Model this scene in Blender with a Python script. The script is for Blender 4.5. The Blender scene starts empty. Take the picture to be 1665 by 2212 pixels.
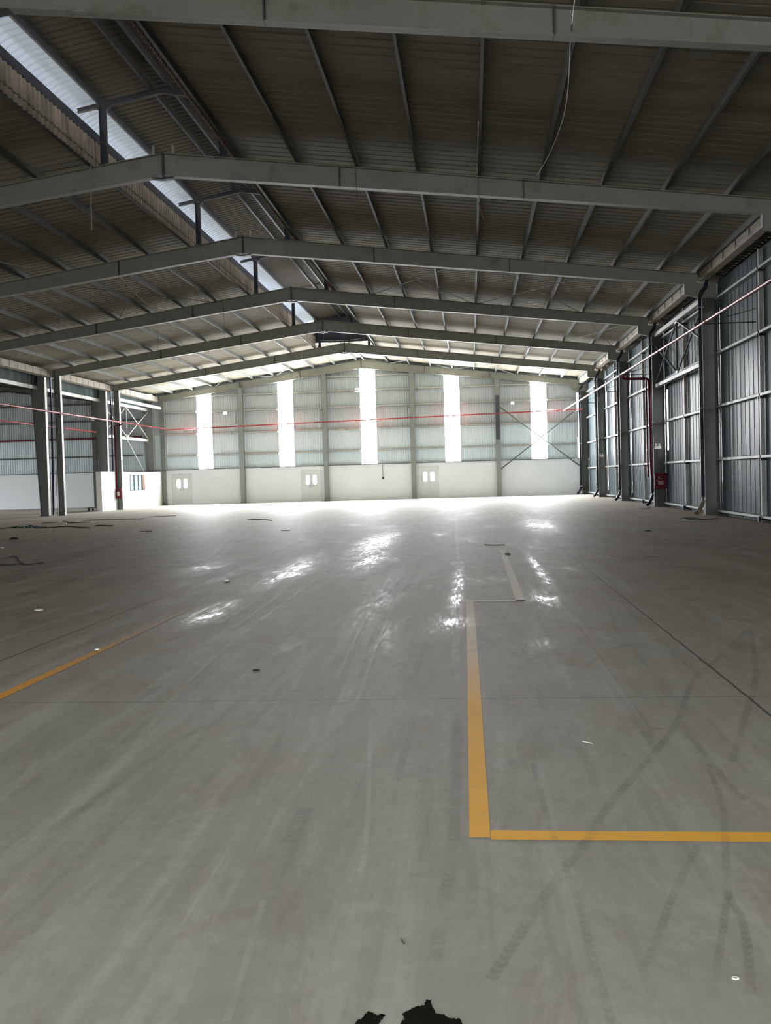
import bpy, math, random
from mathutils import Vector, Matrix
random.seed(7)
C = bpy.context.scene.collection
sc = bpy.context.scene

# ------------------------------------------------------------ camera
cam = bpy.data.cameras.new('camera')
cam.sensor_fit = 'HORIZONTAL'; cam.sensor_width = 36.0
cam.lens = 2130.05 / 1665.0 * 36.0
cam.clip_end = 400
co = bpy.data.objects.new('camera', cam); C.objects.link(co)
Fv = Vector((-0.08731892, 0.99557891, -0.03461265))
Rv = Vector((0.99585138, 0.08634443, -0.02871695))
Uv = Vector((0.02560138, 0.03697659, 0.99898814))
co.matrix_world = Matrix(((Rv.x, Uv.x, -Fv.x, 0), (Rv.y, Uv.y, -Fv.y, 0), (Rv.z, Uv.z, -Fv.z, 1.5), (0, 0, 0, 1)))
sc.camera = co

# ------------------------------------------------------------ exposure
sc.view_settings.view_transform = 'Standard'
sc.view_settings.look = 'None'
sc.view_settings.exposure = 0.0
sc.view_settings.gamma = 1.0
sc.view_settings.use_curve_mapping = False
try:
    sc.cycles.max_bounces = 10; sc.cycles.diffuse_bounces = 6; sc.cycles.glossy_bounces = 4
    sc.cycles.sample_clamp_indirect = 6.0
except Exception: pass

# ------------------------------------------------------------ sky: a flat bright overcast
SKY = 9.0
w = bpy.data.worlds.new('sky'); sc.world = w; w.use_nodes = True
bg = w.node_tree.nodes['Background']
bg.inputs[0].default_value = (0.96, 0.98, 1.0, 1); bg.inputs[1].default_value = SKY
WINDOW_GLOW = 140.0

def portal(name, loc, rot, sx, sy):
    l = bpy.data.lights.new(name, 'AREA'); l.shape = 'RECTANGLE'; l.size = sx; l.size_y = sy
    l.cycles.is_portal = True
    o = bpy.data.objects.new(name, l); C.objects.link(o); o.location = loc; o.rotation_euler = rot
BACK = -5.0
DOOR_X0, DOOR_X1, DOOR_H = -9.0, 6.0, 7.0
portal('daylight_portal_rear_door', ((DOOR_X0 + DOOR_X1) / 2, BACK - 0.05, DOOR_H / 2), (math.pi / 2, 0, 0), DOOR_X1 - DOOR_X0, DOOR_H)
portal('daylight_portal_added_opening', (-45.95, 53.0, 3.25), (0, -math.pi / 2, 0), 6.5, 18.0)  # portal for an unseen side opening, added to light the neighbouring gable
portal('daylight_portal_ridge_west', (-9.16, 27.0, 10.7), (0, math.pi / 2, 0), 0.9, 64.0)
portal('daylight_portal_ridge_east', (-5.58, 27.0, 10.7), (0, -math.pi / 2, 0), 0.9, 64.0)

# ------------------------------------------------------------ materials
def lin(r, g, b):
    f = lambda c: (c / 255 / 12.92) if c / 255 <= 0.04045 else ((c / 255 + 0.055) / 1.055) ** 2.4
    return (f(r), f(g), f(b), 1)
class NT:
    def __init__(s, name):
        s.m = bpy.data.materials.new(name); s.m.use_nodes = True
        s.t = s.m.node_tree; s.n = s.t.nodes; s.p = s.n['Principled BSDF']; s.out = s.n['Material Output']
    def N(s, typ, **kw):
        n = s.n.new(typ)
        for k, v in kw.items(): setattr(n, k, v)
        return n
    def L(s, a, b): s.t.links.new(a, b)
    def coords(s, scale=(1, 1, 1), rot=(0, 0, 0), kind='Object'):
        tc = s.N('ShaderNodeTexCoord'); mp = s.N('ShaderNodeMapping')
        mp.inputs['Scale'].default_value = scale; mp.inputs['Rotation'].default_value = rot
        s.L(tc.outputs[kind], mp.inputs[0]); return mp.outputs[0]
    def noise(s, vec, scale, detail=4, rough=0.55, dist=0.0):
        n = s.N('ShaderNodeTexNoise'); n.inputs['Scale'].default_value = scale; n.inputs['Detail'].default_value = detail
        n.inputs['Roughness'].default_value = rough; n.inputs['Distortion'].default_value = dist
        s.L(vec, n.inputs['Vector']); return n.outputs['Fac']
    def ramp(s, fac, stops):
        r = s.N('ShaderNodeValToRGB'); e = r.color_ramp.elements
        while len(e) < len(stops): e.new(0.5)
        for i, (p, c) in enumerate(stops):
            e[i].position = p; e[i].color = c if len(c) == 4 else (*c, 1)
        s.L(fac, r.inputs[0]); return r.outputs[0]
    def rng(s, fac, a, b, c, d):
        m = s.N('ShaderNodeMapRange'); s.L(fac, m.inputs[0])
        for i, v in enumerate((a, b, c, d)): m.inputs[i + 1].default_value = v
        return m.outputs[0]
    def mix(s, fac, a, b, mode='MIX'):
        m = s.N('ShaderNodeMix', data_type='RGBA', blend_type=mode)
        for i, v in ((0, fac), (6, a), (7, b)):
            if hasattr(v, 'links') or hasattr(v, 'is_linked'): s.L(v, m.inputs[i])
            else: m.inputs[i].default_value = v
        return m.outputs[2]
    def math(s, op, a, b=None, c=None):
        m = s.N('ShaderNodeMath', operation=op)
        for i, v in enumerate((a, b, c)):
            if v is None: continue
            if hasattr(v, 'is_linked'): s.L(v, m.inputs[i])
            else: m.inputs[i].default_value = v
        return m.outputs[0]
def g(v): return (v, v, v, 1)

def simple(name, col, rough=0.6, metal=0.0, var=0.12, scale=1.5, stretch=(1, 1, 1), spec=0.15, dirt=None, dirt_amt=(0.55, 0.75)):
    t = NT(name)
    v = t.coords(stretch)
    n = t.noise(v, scale, 5, 0.6)
    lo = tuple(c * (1 - var) for c in col[:3]) + (1,); hi = tuple(min(1, c * (1 + var)) for c in col[:3]) + (1,)
    c = t.ramp(n, [(0.3, lo), (0.7, hi)])
    if dirt:
        n2 = t.noise(v, scale * 2.7, 6, 0.65)
        k = t.rng(n2, dirt_amt[0], dirt_amt[1], 0, 1)
        c = t.mix(k, c, dirt)
    t.L(c, t.p.inputs['Base Color'])
    t.p.inputs['Roughness'].default_value = rough; t.p.inputs['Metallic'].default_value = metal
    t.p.inputs['Specular IOR Level'].default_value = spec
    t.L(t.rng(n, 0, 1, rough * 0.85, min(1, rough * 1.15)), t.p.inputs['Roughness'])
    return t.m

M = {}
M['steel'] = simple('painted_steel', (0.115, 0.124, 0.114, 1), 0.6, 0, 0.10, 0.6, spec=0.12, dirt=(0.09, 0.085, 0.07, 1))
M['rafter_steel'] = simple('painted_rafter_steel', (0.35, 0.356, 0.312, 1), 0.6, 0, 0.08, 0.6, spec=0.12, dirt=(0.25, 0.23, 0.18, 1))
M['steel_light'] = simple('light_painted_steel', (0.50, 0.50, 0.46, 1), 0.5, 0, 0.12, 0.8, dirt=(0.25, 0.22, 0.18, 1))
M['purlin'] = simple('galvanised_purlin', (0.135, 0.140, 0.128, 1), 0.65, 0.0, 0.15, 1.2, spec=0.1, dirt=(0.09, 0.075, 0.06, 1))
M['vent_steel'] = simple('dark_painted_vent_steel', (0.075, 0.080, 0.095, 1), 0.55, 0, 0.12, 1.2)
M['deck'] = simple('dusty_roof_sheet', (0.272, 0.252, 0.200, 1), 0.8, 0.0, 0.12, 0.35, (0.35, 1.2, 1), spec=0.03, dirt=(0.16, 0.138, 0.10, 1), dirt_amt=(0.5, 0.8))
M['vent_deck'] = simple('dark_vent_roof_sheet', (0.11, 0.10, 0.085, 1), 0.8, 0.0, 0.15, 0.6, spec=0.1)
M['sky_tinted_vent'] = simple('sky_tinted_vent_sheet', (0.60, 0.70, 0.90, 1), 0.5, 0.0, 0.04, 1.0)  # pale eave sheet; the blue of skylight is put into its colour
M['upstand'] = simple('stained_upstand_sheet', (0.42, 0.36, 0.28, 1), 0.6, 0.0, 0.35, 1.4, (1, 2.5, 0.6))
M['gable'] = simple('gable_sheet', (0.54, 0.585, 0.585, 1), 0.5, 0.0, 0.08, 0.8, (1, 1, 0.2), dirt=(0.44, 0.44, 0.43, 1))
M['white_wall'] = simple('white_plaster', (0.82, 0.87, 0.90, 1), 0.8, 0, 0.03, 0.6, dirt=(0.74, 0.77, 0.77, 1), dirt_amt=(0.6, 0.85))
M['partition'] = simple('bright_white_plaster', (0.82, 0.82, 0.80, 1), 0.8, 0, 0.03, 0.6)
M['galv'] = simple('light_galvanised_rail', (0.36, 0.40, 0.41, 1), 0.5, 0.0, 0.08, 1.5)
M['black_pipe'] = simple('dark_plastic_pipe', (0.030, 0.034, 0.042, 1), 0.35, 0, 0.15, 2.0)
M['drain_end'] = simple('dusty_pipe_end', (0.20, 0.17, 0.13, 1), 0.7, 0, 0.25, 4.0)
M['blue_pipe'] = simple('dark_blue_pipe', (0.035, 0.035, 0.075, 1), 0.4, 0, 0.15, 2.0)
M['red'] = simple('red_enamel', (0.115, 0.010, 0.016, 1), 0.35, 0, 0.10, 3.0)
M['red_pipe'] = simple('red_painted_pipe', (0.26, 0.045, 0.048, 1), 0.40, 0, 0.2, 0.7, dirt=(0.30, 0.15, 0.14, 1))
M['door'] = simple('door_paint', (0.68, 0.73, 0.72, 1), 0.5, 0, 0.06, 1.0, dirt=(0.60, 0.62, 0.59, 1))
M['alu'] = simple('bare_aluminium', (0.50, 0.52, 0.52, 1), 0.35, 0.6, 0.05, 3.0)
M['white_plastic'] = simple('white_plastic', (0.62, 0.60, 0.56, 1), 0.5, 0, 0.04, 5.0)
M['dark_plastic'] = simple('dark_plastic', (0.03, 0.03, 0.035, 1), 0.5, 0, 0.1, 5.0)
M['cable'] = simple('pale_cable', (0.42, 0.40, 0.36, 1), 0.5, 0, 0.1, 5.0)
M['brown_wire'] = simple('brown_wire', (0.20, 0.13, 0.08, 1), 0.5, 0, 0.1, 5.0)
M['green_rope'] = simple('green_rope', (0.030, 0.055, 0.038, 1), 0.8, 0, 0.3, 6.0)
M['hose'] = simple('grey_green_hose', (0.05, 0.055, 0.045, 1), 0.6, 0, 0.2, 6.0)
M['gutter'] = simple('cream_gutter_sheet', (0.30, 0.27, 0.22, 1), 0.7, 0.0, 0.15, 1.0, spec=0.08, dirt=(0.20, 0.16, 0.12, 1))
M['post'] = simple('grey_post_paint', (0.24, 0.26, 0.25, 1), 0.6, 0, 0.08, 0.8)
M['lit_view_pane'] = simple('lit_view_window_pane', (0.24, 0.33, 0.38, 1), 0.3, 0, 0.03, 1.0)  # opaque pane; lit room and reflections in the glass put into its colour
M['valley_sheet'] = simple('dark_green_sheet', (0.055, 0.070, 0.066, 1), 0.8, 0.0, 0.08, 1.0, spec=0.03)
M['wood'] = simple('weathered_timber', (0.16, 0.11, 0.07, 1), 0.8, 0, 0.2, 5.0, (1, 6, 1))
M['paper'] = simple('white_litter', (0.82, 0.82, 0.78, 1), 0.7, 0, 0.04, 8.0)
M['dark_litter'] = simple('dark_litter', (0.035, 0.030, 0.025, 1), 0.8, 0, 0.3, 8.0)
M['exterior_ground'] = simple('exterior_concrete', (0.22, 0.21, 0.19, 1), 0.9)

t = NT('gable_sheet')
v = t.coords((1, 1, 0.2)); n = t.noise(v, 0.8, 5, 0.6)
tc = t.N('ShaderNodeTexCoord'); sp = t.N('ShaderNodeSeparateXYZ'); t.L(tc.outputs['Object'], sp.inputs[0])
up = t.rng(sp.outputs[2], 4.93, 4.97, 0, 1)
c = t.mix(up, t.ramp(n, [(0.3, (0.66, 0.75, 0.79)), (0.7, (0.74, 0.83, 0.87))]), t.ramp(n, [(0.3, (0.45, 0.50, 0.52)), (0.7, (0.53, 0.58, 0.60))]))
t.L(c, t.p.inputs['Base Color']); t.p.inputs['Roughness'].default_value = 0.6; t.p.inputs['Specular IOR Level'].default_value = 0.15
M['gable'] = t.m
# right-hand wall sheet: blue-grey coated metal, fairly glossy
t = NT('blue_grey_wall_sheet')
v = t.coords((1, 1, 0.15))
n = t.noise(v, 1.2, 4)
t.L(t.ramp(n, [(0.3, (0.085, 0.110, 0.122)), (0.7, (0.112, 0.142, 0.156))]), t.p.inputs['Base Color'])
t.p.inputs['Metallic'].default_value = 0.0
n2 = t.noise(t.coords((1, 1, 0.3)), 0.5, 3)
t.L(t.rng(n2, 0.3, 0.7, 0.30, 0.48), t.p.inputs['Roughness']); t.p.inputs['Specular IOR Level'].default_value = 0.03
M['right_sheet'] = t.m

# daylight panel: fibreglass sheet lit by the sky behind it
t = NT('lit_daylight_panel')
t.n.remove(t.p)
e = t.N('ShaderNodeEmission'); e.inputs[0].default_value = (0.97, 0.99, 1.0, 1); e.inputs[1].default_value = WINDOW_GLOW
t.L(e.outputs[0], t.out.inputs[0]); M['panel'] = t.m

t = NT('clear_glass')
t.n.remove(t.p)
a = t.N('ShaderNodeBsdfTransparent'); a.inputs[0].default_value = (0.92, 0.95, 0.95, 1)
b = t.N('ShaderNodeBsdfGlossy'); b.inputs['Roughness'].default_value = 0.05
fr = t.N('ShaderNodeFresnel'); fr.inputs[0].default_value = 1.45
mx = t.N('ShaderNodeMixShader'); t.L(fr.outputs[0], mx.inputs[0]); t.L(a.outputs[0], mx.inputs[1]); t.L(b.outputs[0], mx.inputs[2])
t.L(mx.outputs[0], t.out.inputs[0]); M['glass'] = t.m

# ---- concrete floor
def fl(px, py):
    d = Fv + Rv * ((px - 832.5) / 2130.05) + Uv * ((1106 - py) / 2130.05)
    return Vector((0, 0, 1.5)) + d * (-1.5 / d.z)
# polished spots on the slab: centre x, centre y, half width, half length (m), strength
SPOTS = []
for px_, py_, hw_, hh_, st_ in ((455, 1325, 32, 20, 1.0), (630, 1232, 34, 22, 1.0), (435, 1228, 30, 11, 0.6), (812, 1175, 30, 22, 1.0), (796, 1212, 26, 16, 0.8), (985, 1285, 11, 42, 0.8),
                                (972, 1350, 36, 16, 0.7), (1170, 1238, 9, 34, 0.9), (1178, 1293, 26, 13, 0.85), (1166, 1135, 28, 10, 0.8), (818, 1300, 30, 45, 0.40), (625, 1396, 26, 11, 0.40), (1175, 1394, 26, 9, 0.40), (830, 1380, 22, 30, 0.35)):
    c_ = fl(px_, py_); u_, d_ = fl(px_, py_ - hh_), fl(px_, py_ + hh_)
    SPOTS.append((c_.x, (u_.y + d_.y) / 2, hw_ * 1.25 * c_.y / 2130.0, (u_.y - d_.y) / 2 * 1.3, st_))
def floor_nodes(t):
    """returns (colour socket, roughness socket, height socket) of the power-floated, dusty, tyre-polished slab"""
    tc = t.N('ShaderNodeTexCoord'); P = tc.outputs['Object']
    sep = t.N('ShaderNodeSeparateXYZ'); t.L(P, sep.inputs[0])
    X, Y = sep.outputs[0], sep.outputs[1]
    def mp(scale, rot=0.0):
        m = t.N('ShaderNodeMapping'); m.inputs['Scale'].default_value = scale; m.inputs['Rotation'].default_value = (0, 0, rot)
        t.L(P, m.inputs[0]); return m.outputs[0]
    big = t.noise(mp((1, 0.6, 1)), 0.22, 5, 0.6, 0.4)
    mid = t.noise(mp((1, 0.55, 1), 0.05), 1.3, 6, 0.65, 0.3)
    fine = t.noise(P, 14, 6, 0.7)
    streak = t.noise(mp((1, 0.055, 1), -0.045), 3.6, 6, 0.62, 0.15)
    streak2 = t.noise(mp((1, 0.05, 1), 0.07), 9.0, 4, 0.6)
    near = t.ramp(big, [(0.30, lin(134, 133, 122)), (0.55, lin(144, 142, 132)), (0.75, lin(151, 148, 141))])
    far = t.ramp(big, [(0.30, lin(152, 131, 110)), (0.55, lin(164, 145, 125)), (0.75, lin(170, 158, 142))])
    # thicker brown dust beyond the worn entrance area (further from the door there is more of it)
    d = t.math('ADD', Y, t.math('MULTIPLY', t.math('SUBTRACT', mid, 0.5), 14))
    kfar = t.rng(d, 5, 15, 0, 1)
    col = t.mix(kfar, near, far)
    col = t.mix(t.rng(mid, 0.35, 0.72, 0.0, 0.55), col, lin(121, 116, 105))
    col = t.mix(t.rng(streak, 0.50, 0.66, 0.0, 0.50), col, lin(168, 165, 155))
    col = t.mix(t.rng(streak2, 0.55, 0.75, 0.0, 0.38), col, lin(96, 93, 84))
    blot = t.noise(mp((1.3, 0.8, 1)), 0.9, 7, 0.72, 1.2)
    col = t.mix(t.math('MULTIPLY', t.rng(blot, 0.52, 0.66, 0.0, 0.75), kfar), col, lin(112, 92, 76))
    blot2 = t.noise(mp((1.1, 0.35, 1), 0.4), 2.1, 8, 0.78, 0.9)
    col = t.mix(t.rng(blot2, 0.50, 0.68, 0.0, 0.42), col, lin(104, 96, 84))
    blot3 = t.noise(mp((1.1, 0.35, 1), -0.3), 2.6, 8, 0.78, 0.6)
    col = t.mix(t.rng(blot3, 0.54, 0.70, 0.0, 0.38), col, lin(172, 168, 157))
    col = t.mix(t.rng(Y, 36, 58, 0.0, 0.8), col, lin(186, 183, 176))  # slab paled towards the far wall: window light put into its colour
    col = t.mix(t.rng(fine, 0.35, 0.7, 0.0, 0.28), col, lin(108, 104, 95))
    # saw-cut joints
    def line(coord, at, wdt, wob):
        dd = t.math('ABSOLUTE', t.math('SUBTRACT', t.math('ADD', coord, wob), at))
        return t.rng(dd, wdt * 0.5, wdt, 1, 0)
    wn = t.noise(P, 3.0, 4, 0.6); wob = t.math('MULTIPLY', t.math('SUBTRACT', wn, 0.5), 0.03)
    j = line(X, 1.765, 0.012, wob)
    j = t.math('MAXIMUM', j, line(X, -4.13, 0.012, wob))
    j = t.math('MAXIMUM', j, line(X, -10.0, 0.014, wob))
    j = t.math('MAXIMUM', j, t.math('MULTIPLY', line(Y, 6.60, 0.010, wob), 0.6))
    for yy in (15.4, 24.2, 33.0, 41.8, 50.6, 59.4): j = t.math('MAXIMUM', j, t.math('MULTIPLY', line(Y, yy, 0.02, wob), 0.5))
    col = t.mix(t.math('MULTIPLY', j, 0.85), col, lin(52, 48, 42))
    # gloss: where tyres and feet have polished the hardener
    pol = t.noise(mp((1, 0.18, 1), -0.03), 1.1, 5, 0.7, 0.5)
    pol2 = t.noise(mp((1, 0.5, 1)), 0.55, 4, 0.6)
    pk = t.math('MULTIPLY', t.rng(pol, 0.50, 0.62, 0, 1), t.rng(pol2, 0.46, 0.58, 0.0, 1))
    lane = t.math('MULTIPLY', t.rng(t.math('ABSOLUTE', t.math('ADD', X, 1.4)), 3.2, 5.0, 1, 0.1), t.rng(Y, 8, 12, 0.15, 1))
    pk = t.math('MULTIPLY', pk, lane)
    scr = t.noise(mp((1, 0.10, 1), -0.03), 22.0, 5, 0.75)
    pk = t.math('MULTIPLY', pk, 0.45)
    for cx, cy, sx, sy, st in SPOTS:
        dx = t.math('MULTIPLY', t.math('SUBTRACT', X, cx), 1 / sx); dy = t.math('MULTIPLY', t.math('SUBTRACT', Y, cy), 1 / sy)
        q = t.math('ADD', t.math('MULTIPLY', dx, dx), t.math('MULTIPLY', dy, dy))
        pk = t.math('MAXIMUM', pk, t.math('MULTIPLY', t.math('POWER', 2.718, t.math('MULTIPLY', q, -1.0)), st * 1.35))
    pk = t.math('MINIMUM', t.math('MULTIPLY', pk, t.math('MULTIPLY', t.rng(scr, 0.40, 0.58, 0.10, 1), t.rng(blot2, 0.36, 0.54, 1.0, 0.25))), 1.0)
    t.pk = pk
    rough = t.rng(pk, 0, 1, 0.66, 0.16)
    rough = t.math('ADD', rough, t.math('MULTIPLY', t.math('SUBTRACT', fine, 0.5), 0.12))
    h = t.math('ADD', t.math('MULTIPLY', streak, 0.4), t.math('ADD', t.math('MULTIPLY', fine, 0.25), t.math('MULTIPLY', j, -1.0)))
    return col, rough, h, P
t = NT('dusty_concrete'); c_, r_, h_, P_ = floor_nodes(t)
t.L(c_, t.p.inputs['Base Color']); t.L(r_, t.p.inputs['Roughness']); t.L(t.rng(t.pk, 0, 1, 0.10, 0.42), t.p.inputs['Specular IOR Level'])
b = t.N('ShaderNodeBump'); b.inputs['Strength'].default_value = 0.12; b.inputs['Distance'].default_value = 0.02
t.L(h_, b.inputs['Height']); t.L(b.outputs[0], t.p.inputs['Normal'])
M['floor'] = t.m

def paint(name, col, wear_lo, wear_hi, fade=None):
    """worn floor paint: where it has gone, the same slab shows"""
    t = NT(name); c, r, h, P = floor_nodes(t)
    n = t.noise(P, 9, 8, 0.8, 0.6)
    n2 = t.noise(P, 2.5, 4)
    pc = t.mix(t.rng(n2, 0.3, 0.7, 0, 0.35), col, tuple(x * 0.75 for x in col[:3]) + (1,))
    if fade:
        y0, y1, c2, extra = fade
        sp = t.N('ShaderNodeSeparateXYZ'); t.L(P, sp.inputs[0])
        ff = t.rng(t.math('ADD', sp.outputs[1], t.math('MULTIPLY', t.math('SUBTRACT', n, 0.5), 3.0)), y0, y1, 0, 1)
        pc = t.mix(ff, pc, c2)
        n = t.math('ADD', n, t.math('MULTIPLY', ff, extra))
    k = t.rng(n, wear_lo, wear_hi, 1, 0)
    t.L(t.mix(k, c, pc), t.p.inputs['Base Color']); t.L(r, t.p.inputs['Roughness']); t.L(t.rng(t.pk, 0, 1, 0.10, 0.42), t.p.inputs['Specular IOR Level'])
    return t.m
M['yellow'] = paint('yellow_floor_paint', lin(214, 158, 56), 0.56, 0.86)
M['pale_paint'] = paint('faded_pale_floor_paint', lin(214, 198, 176), 0.52, 0.80)
M['ghost_paint'] = paint('nearly_gone_floor_paint', lin(160, 134, 100), 0.26, 0.46)
M['fading'] = paint('fading_floor_paint', lin(214, 158, 56), 0.56, 0.86, (6.3, 8.6, lin(206, 184, 156), 0.06))
M['fading_left'] = paint('fading_left_floor_paint', lin(210, 150, 62), 0.58, 0.86, (7.4, 10.6, lin(176, 150, 118), 0.24))

# tyre rubber: patchy tread, slab shows between
def tyre(name, col, strength, treads=22.0):
    t = NT(name)
    uv = t.N('ShaderNodeTexCoord').outputs['UV']
    sep = t.N('ShaderNodeSeparateXYZ'); t.L(uv, sep.inputs[0])
    edge = t.rng(t.math('ABSOLUTE', t.math('SUBTRACT', sep.outputs[0], 0.5)), 0.32, 0.5, 1, 0)
    tread = t.math('ADD', t.math('MULTIPLY', t.math('SINE', t.math('ADD', t.math('MULTIPLY', sep.outputs[1], treads * 6.28), t.math('MULTIPLY', t.math('ABSOLUTE', t.math('SUBTRACT', sep.outputs[0], 0.5)), 9))), 0.25), 0.7)
    ends = t.math('MULTIPLY', edge, tread)
    n = t.noise(t.coords((1, 1, 1)), 2.6, 6, 0.7)
    k = t.math('MULTIPLY', t.math('MULTIPLY', ends, t.rng(n, 0.35, 0.62, 0.1, 1)), strength)
    tr = t.N('ShaderNodeBsdfTransparent'); mx = t.N('ShaderNodeMixShader')
    t.p.inputs['Base Color'].default_value = col; t.p.inputs['Roughness'].default_value = 0.55
    t.L(k, mx.inputs[0]); t.L(tr.outputs[0], mx.inputs[1]); t.L(t.p.outputs[0], mx.inputs[2]); t.L(mx.outputs[0], t.out.inputs[0])
    return t.m
M['tyre_dark'] = tyre('dark_tyre_rubber', lin(84, 82, 73), 0.26)
M['tyre_light'] = tyre('pale_dust_and_sheen_track', lin(192, 188, 176), 0.26)  # pale scuffs; the wet sheen of one track is put in as colour
M['tyre_wet'] = tyre('polished_track', lin(150, 148, 140), 0.6)

t = NT('water_puddle')
t.p.inputs['Base Color'].default_value = (0.010, 0.009, 0.007, 1); t.p.inputs['Roughness'].default_value = 0.06
t.p.inputs['IOR'].default_value = 1.33
M['puddle'] = t.m

# ------------------------------------------------------------ mesh helpers
class MB:
    def __init__(s): s.v = []; s.f = []; s.uv = None
    def poly(s, pts):
        i = len(s.v); s.v += [tuple(p) for p in pts]; s.f.append(tuple(range(i, i + len(pts)))); return s
    def box(s, x0, x1, y0, y1, z0, z1):
        i = len(s.v)
        s.v += [(x0, y0, z0), (x1, y0, z0), (x1, y1, z0), (x0, y1, z0), (x0, y0, z1), (x1, y0, z1), (x1, y1, z1), (x0, y1, z1)]
        s.f += [tuple(i + k for k in q) for q in ((0, 3, 2, 1), (4, 5, 6, 7), (0, 1, 5, 4), (1, 2, 6, 5), (2, 3, 7, 6), (3, 0, 4, 7))]
        return s
    def prism(s, pts, axis, a0, a1):
        """extrude a 2-D outline along an axis: 'y' takes (x,z), 'x' takes (y,z), 'z' takes (x,y)"""
        def P(p, a): return (p[0], a, p[1]) if axis == 'y' else (a, p[0], p[1]) if axis == 'x' else (p[0], p[1], a)
        i = len(s.v); n = len(pts)
        s.v += [P(p, a0) for p in pts] + [P(p, a1) for p in pts]
        s.f.append(tuple(range(i, i + n))); s.f.append(tuple(range(i + 2 * n - 1, i + n - 1, -1)))
        for k in range(n):
            k2 = (k + 1) % n; s.f.append((i + k, i + n + k, i + n + k2, i + k2))
        return s
    def sheet(s, rows):
        """grid of points -> quads"""
        i = len(s.v); n = len(rows[0])
        for r in rows: s.v += [tuple(p) for p in r]
        for a in range(len(rows) - 1):
            for b in range(n - 1):
                s.f.append((i + a * n + b, i + a * n + b + 1, i + (a + 1) * n + b + 1, i + (a + 1) * n + b))
        return s
    def tube(s, pts, r, n=10, cap=True):
        pts = [Vector(p) for p in pts]; rings = []
        up = Vector((0, 0, 1))
        for k, p in enumerate(pts):
            d = (pts[min(k + 1, len(pts) - 1)] - pts[max(k - 1, 0)]).normalized()
            a = d.cross(up)
            if a.length < 1e-3: a = d.cross(Vector((0, 1, 0)))
            a.normalize(); b = d.cross(a)
            rings.append([p + a * r * math.cos(2 * math.pi * j / n) + b * r * math.sin(2 * math.pi * j / n) for j in range(n)])
        i = len(s.v)
        for rg in rings: s.v += [tuple(q) for q in rg]
        for k in range(len(rings) - 1):
            for j in range(n):
                j2 = (j + 1) % n
                s.f.append((i + k * n + j, i + k * n + j2, i + (k + 1) * n + j2, i + (k + 1) * n + j))
        if cap:
            s.f.append(tuple(i + j for j in range(n))); s.f.append(tuple(i + (len(rings) - 1) * n + n - 1 - j for j in range(n)))
        return s
    def build(s, name, mat, parent=None, smooth=False):
        me = bpy.data.meshes.new(name); me.from_pydata(s.v, [], s.f)
        if s.uv:
            u = me.uv_layers.new(name='UVMap')
            for li, l in enumerate(me.loops): u.data[li].uv = s.uv[l.vertex_index]
        me.materials.append(M[mat] if isinstance(mat, str) else mat)
        if smooth:
            for p in me.polygons: p.use_smooth = True
        me.update()
        o = bpy.data.objects.new(name, me); C.objects.link(o)
        if parent is not None:
            o.parent = parent
            o.matrix_parent_inverse = Matrix.Translation(parent.location).inverted()
        return o
def tag(o, label, cat, group=None):
    o['label'] = label; o['category'] = cat
    if group: o['group'] = group
    return o
def thing(name, label, cat, loc, group=None):
    o = bpy.data.objects.new(name, None); C.objects.link(o); o.location = loc; o.empty_display_size = 0.2
    return tag(o, label, cat, group)
def struct(o, label=None):
    o['kind'] = 'structure'
    if label: o['label'] = label
    return o
def move_origin(o, loc):
    loc = Vector(loc)
    for v in o.data.vertices: v.co -= loc
    o.location = loc; return o
ORD = ['first', 'second', 'third', 'fourth', 'fifth', 'sixth', 'seventh', 'eighth', 'ninth', 'tenth', 'eleventh', 'twelfth']

# ------------------------------------------------------------ main dimensions
FY = {0: 6.34, 1: 15.35, 2: 24.124, 3: 32.665, 4: 41.532, 5: 50.412, 6: 59.127, 7: 68.0}
YW = 68.15                       # gable sheet
XR = -7.37                       # ridge
def ztop(x): return 9.66 - 0.129 * (x - XR) if x > XR else 9.66 - 0.1387 * (XR - x)
def zbot(x): return 9.10 - 0.116 * (x - XR) if x > XR else 9.10 - 0.1264 * (XR - x)
PUR = 0.19
def zdeck(x): return ztop(x) + PUR
XRW = 8.0                        # right wall sheet

# ------------------------------------------------------------ floor
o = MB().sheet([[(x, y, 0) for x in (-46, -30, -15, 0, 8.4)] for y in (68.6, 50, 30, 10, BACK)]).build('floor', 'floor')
struct(o, 'dusty grey concrete floor slab with saw-cut joints and worn tracks')
o = MB().sheet([[(x, y, -0.06) for x in (-90, 60)] for y in (110, -60)]).build('exterior_ground', 'exterior_ground'); struct(o)

# ------------------------------------------------------------ trapezoid sheets
def roof_profile(y0, y1, pitch=0.333, rib=0.075, h=0.032):
    out = []; y = y0
    while y < y1 - 1e-6:
        out += [(y, 0.0), (y + pitch - rib, 0.0), (y + pitch - rib + 0.018, h), (y + pitch - 0.018, h)]
        y += pitch
    out.append((y1, 0.0)); return [p for p in out if p[0] <= y1 + 1e-6]
def deck_sheet(name, x0, x1, y0, y1, nx=2):
    pr = roof_profile(y0, y1)
    xs = [x0 + (x1 - x0) * i / (nx - 1) for i in range(nx)]
    return MB().sheet([[(x, y, zdeck(x) + h) for x in xs] for y, h in pr]).build(name, 'deck')
struct(deck_sheet('ceiling_right', -5.66, 8.42, BACK, 59.1), 'dark corrugated roof sheets on the slope right of the ridge vent')
struct(deck_sheet('ceiling_left', -22.3, -9.10, BACK, 59.1), 'brown stained corrugated roof sheets on the slope left of the ridge vent')
pr = roof_profile(59.1, 68.5)
o = MB().sheet([[(x, y, zdeck(x) + h) for x in (-22.2, XR, 8.42)] for y, h in pr]).build('ceiling_far_bay', 'deck'); struct(o, 'sunlit corrugated roof sheets over the last bay by the windows')
def zadj(x): return 7.86 + 0.135 * (-22.9 - x)
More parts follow.
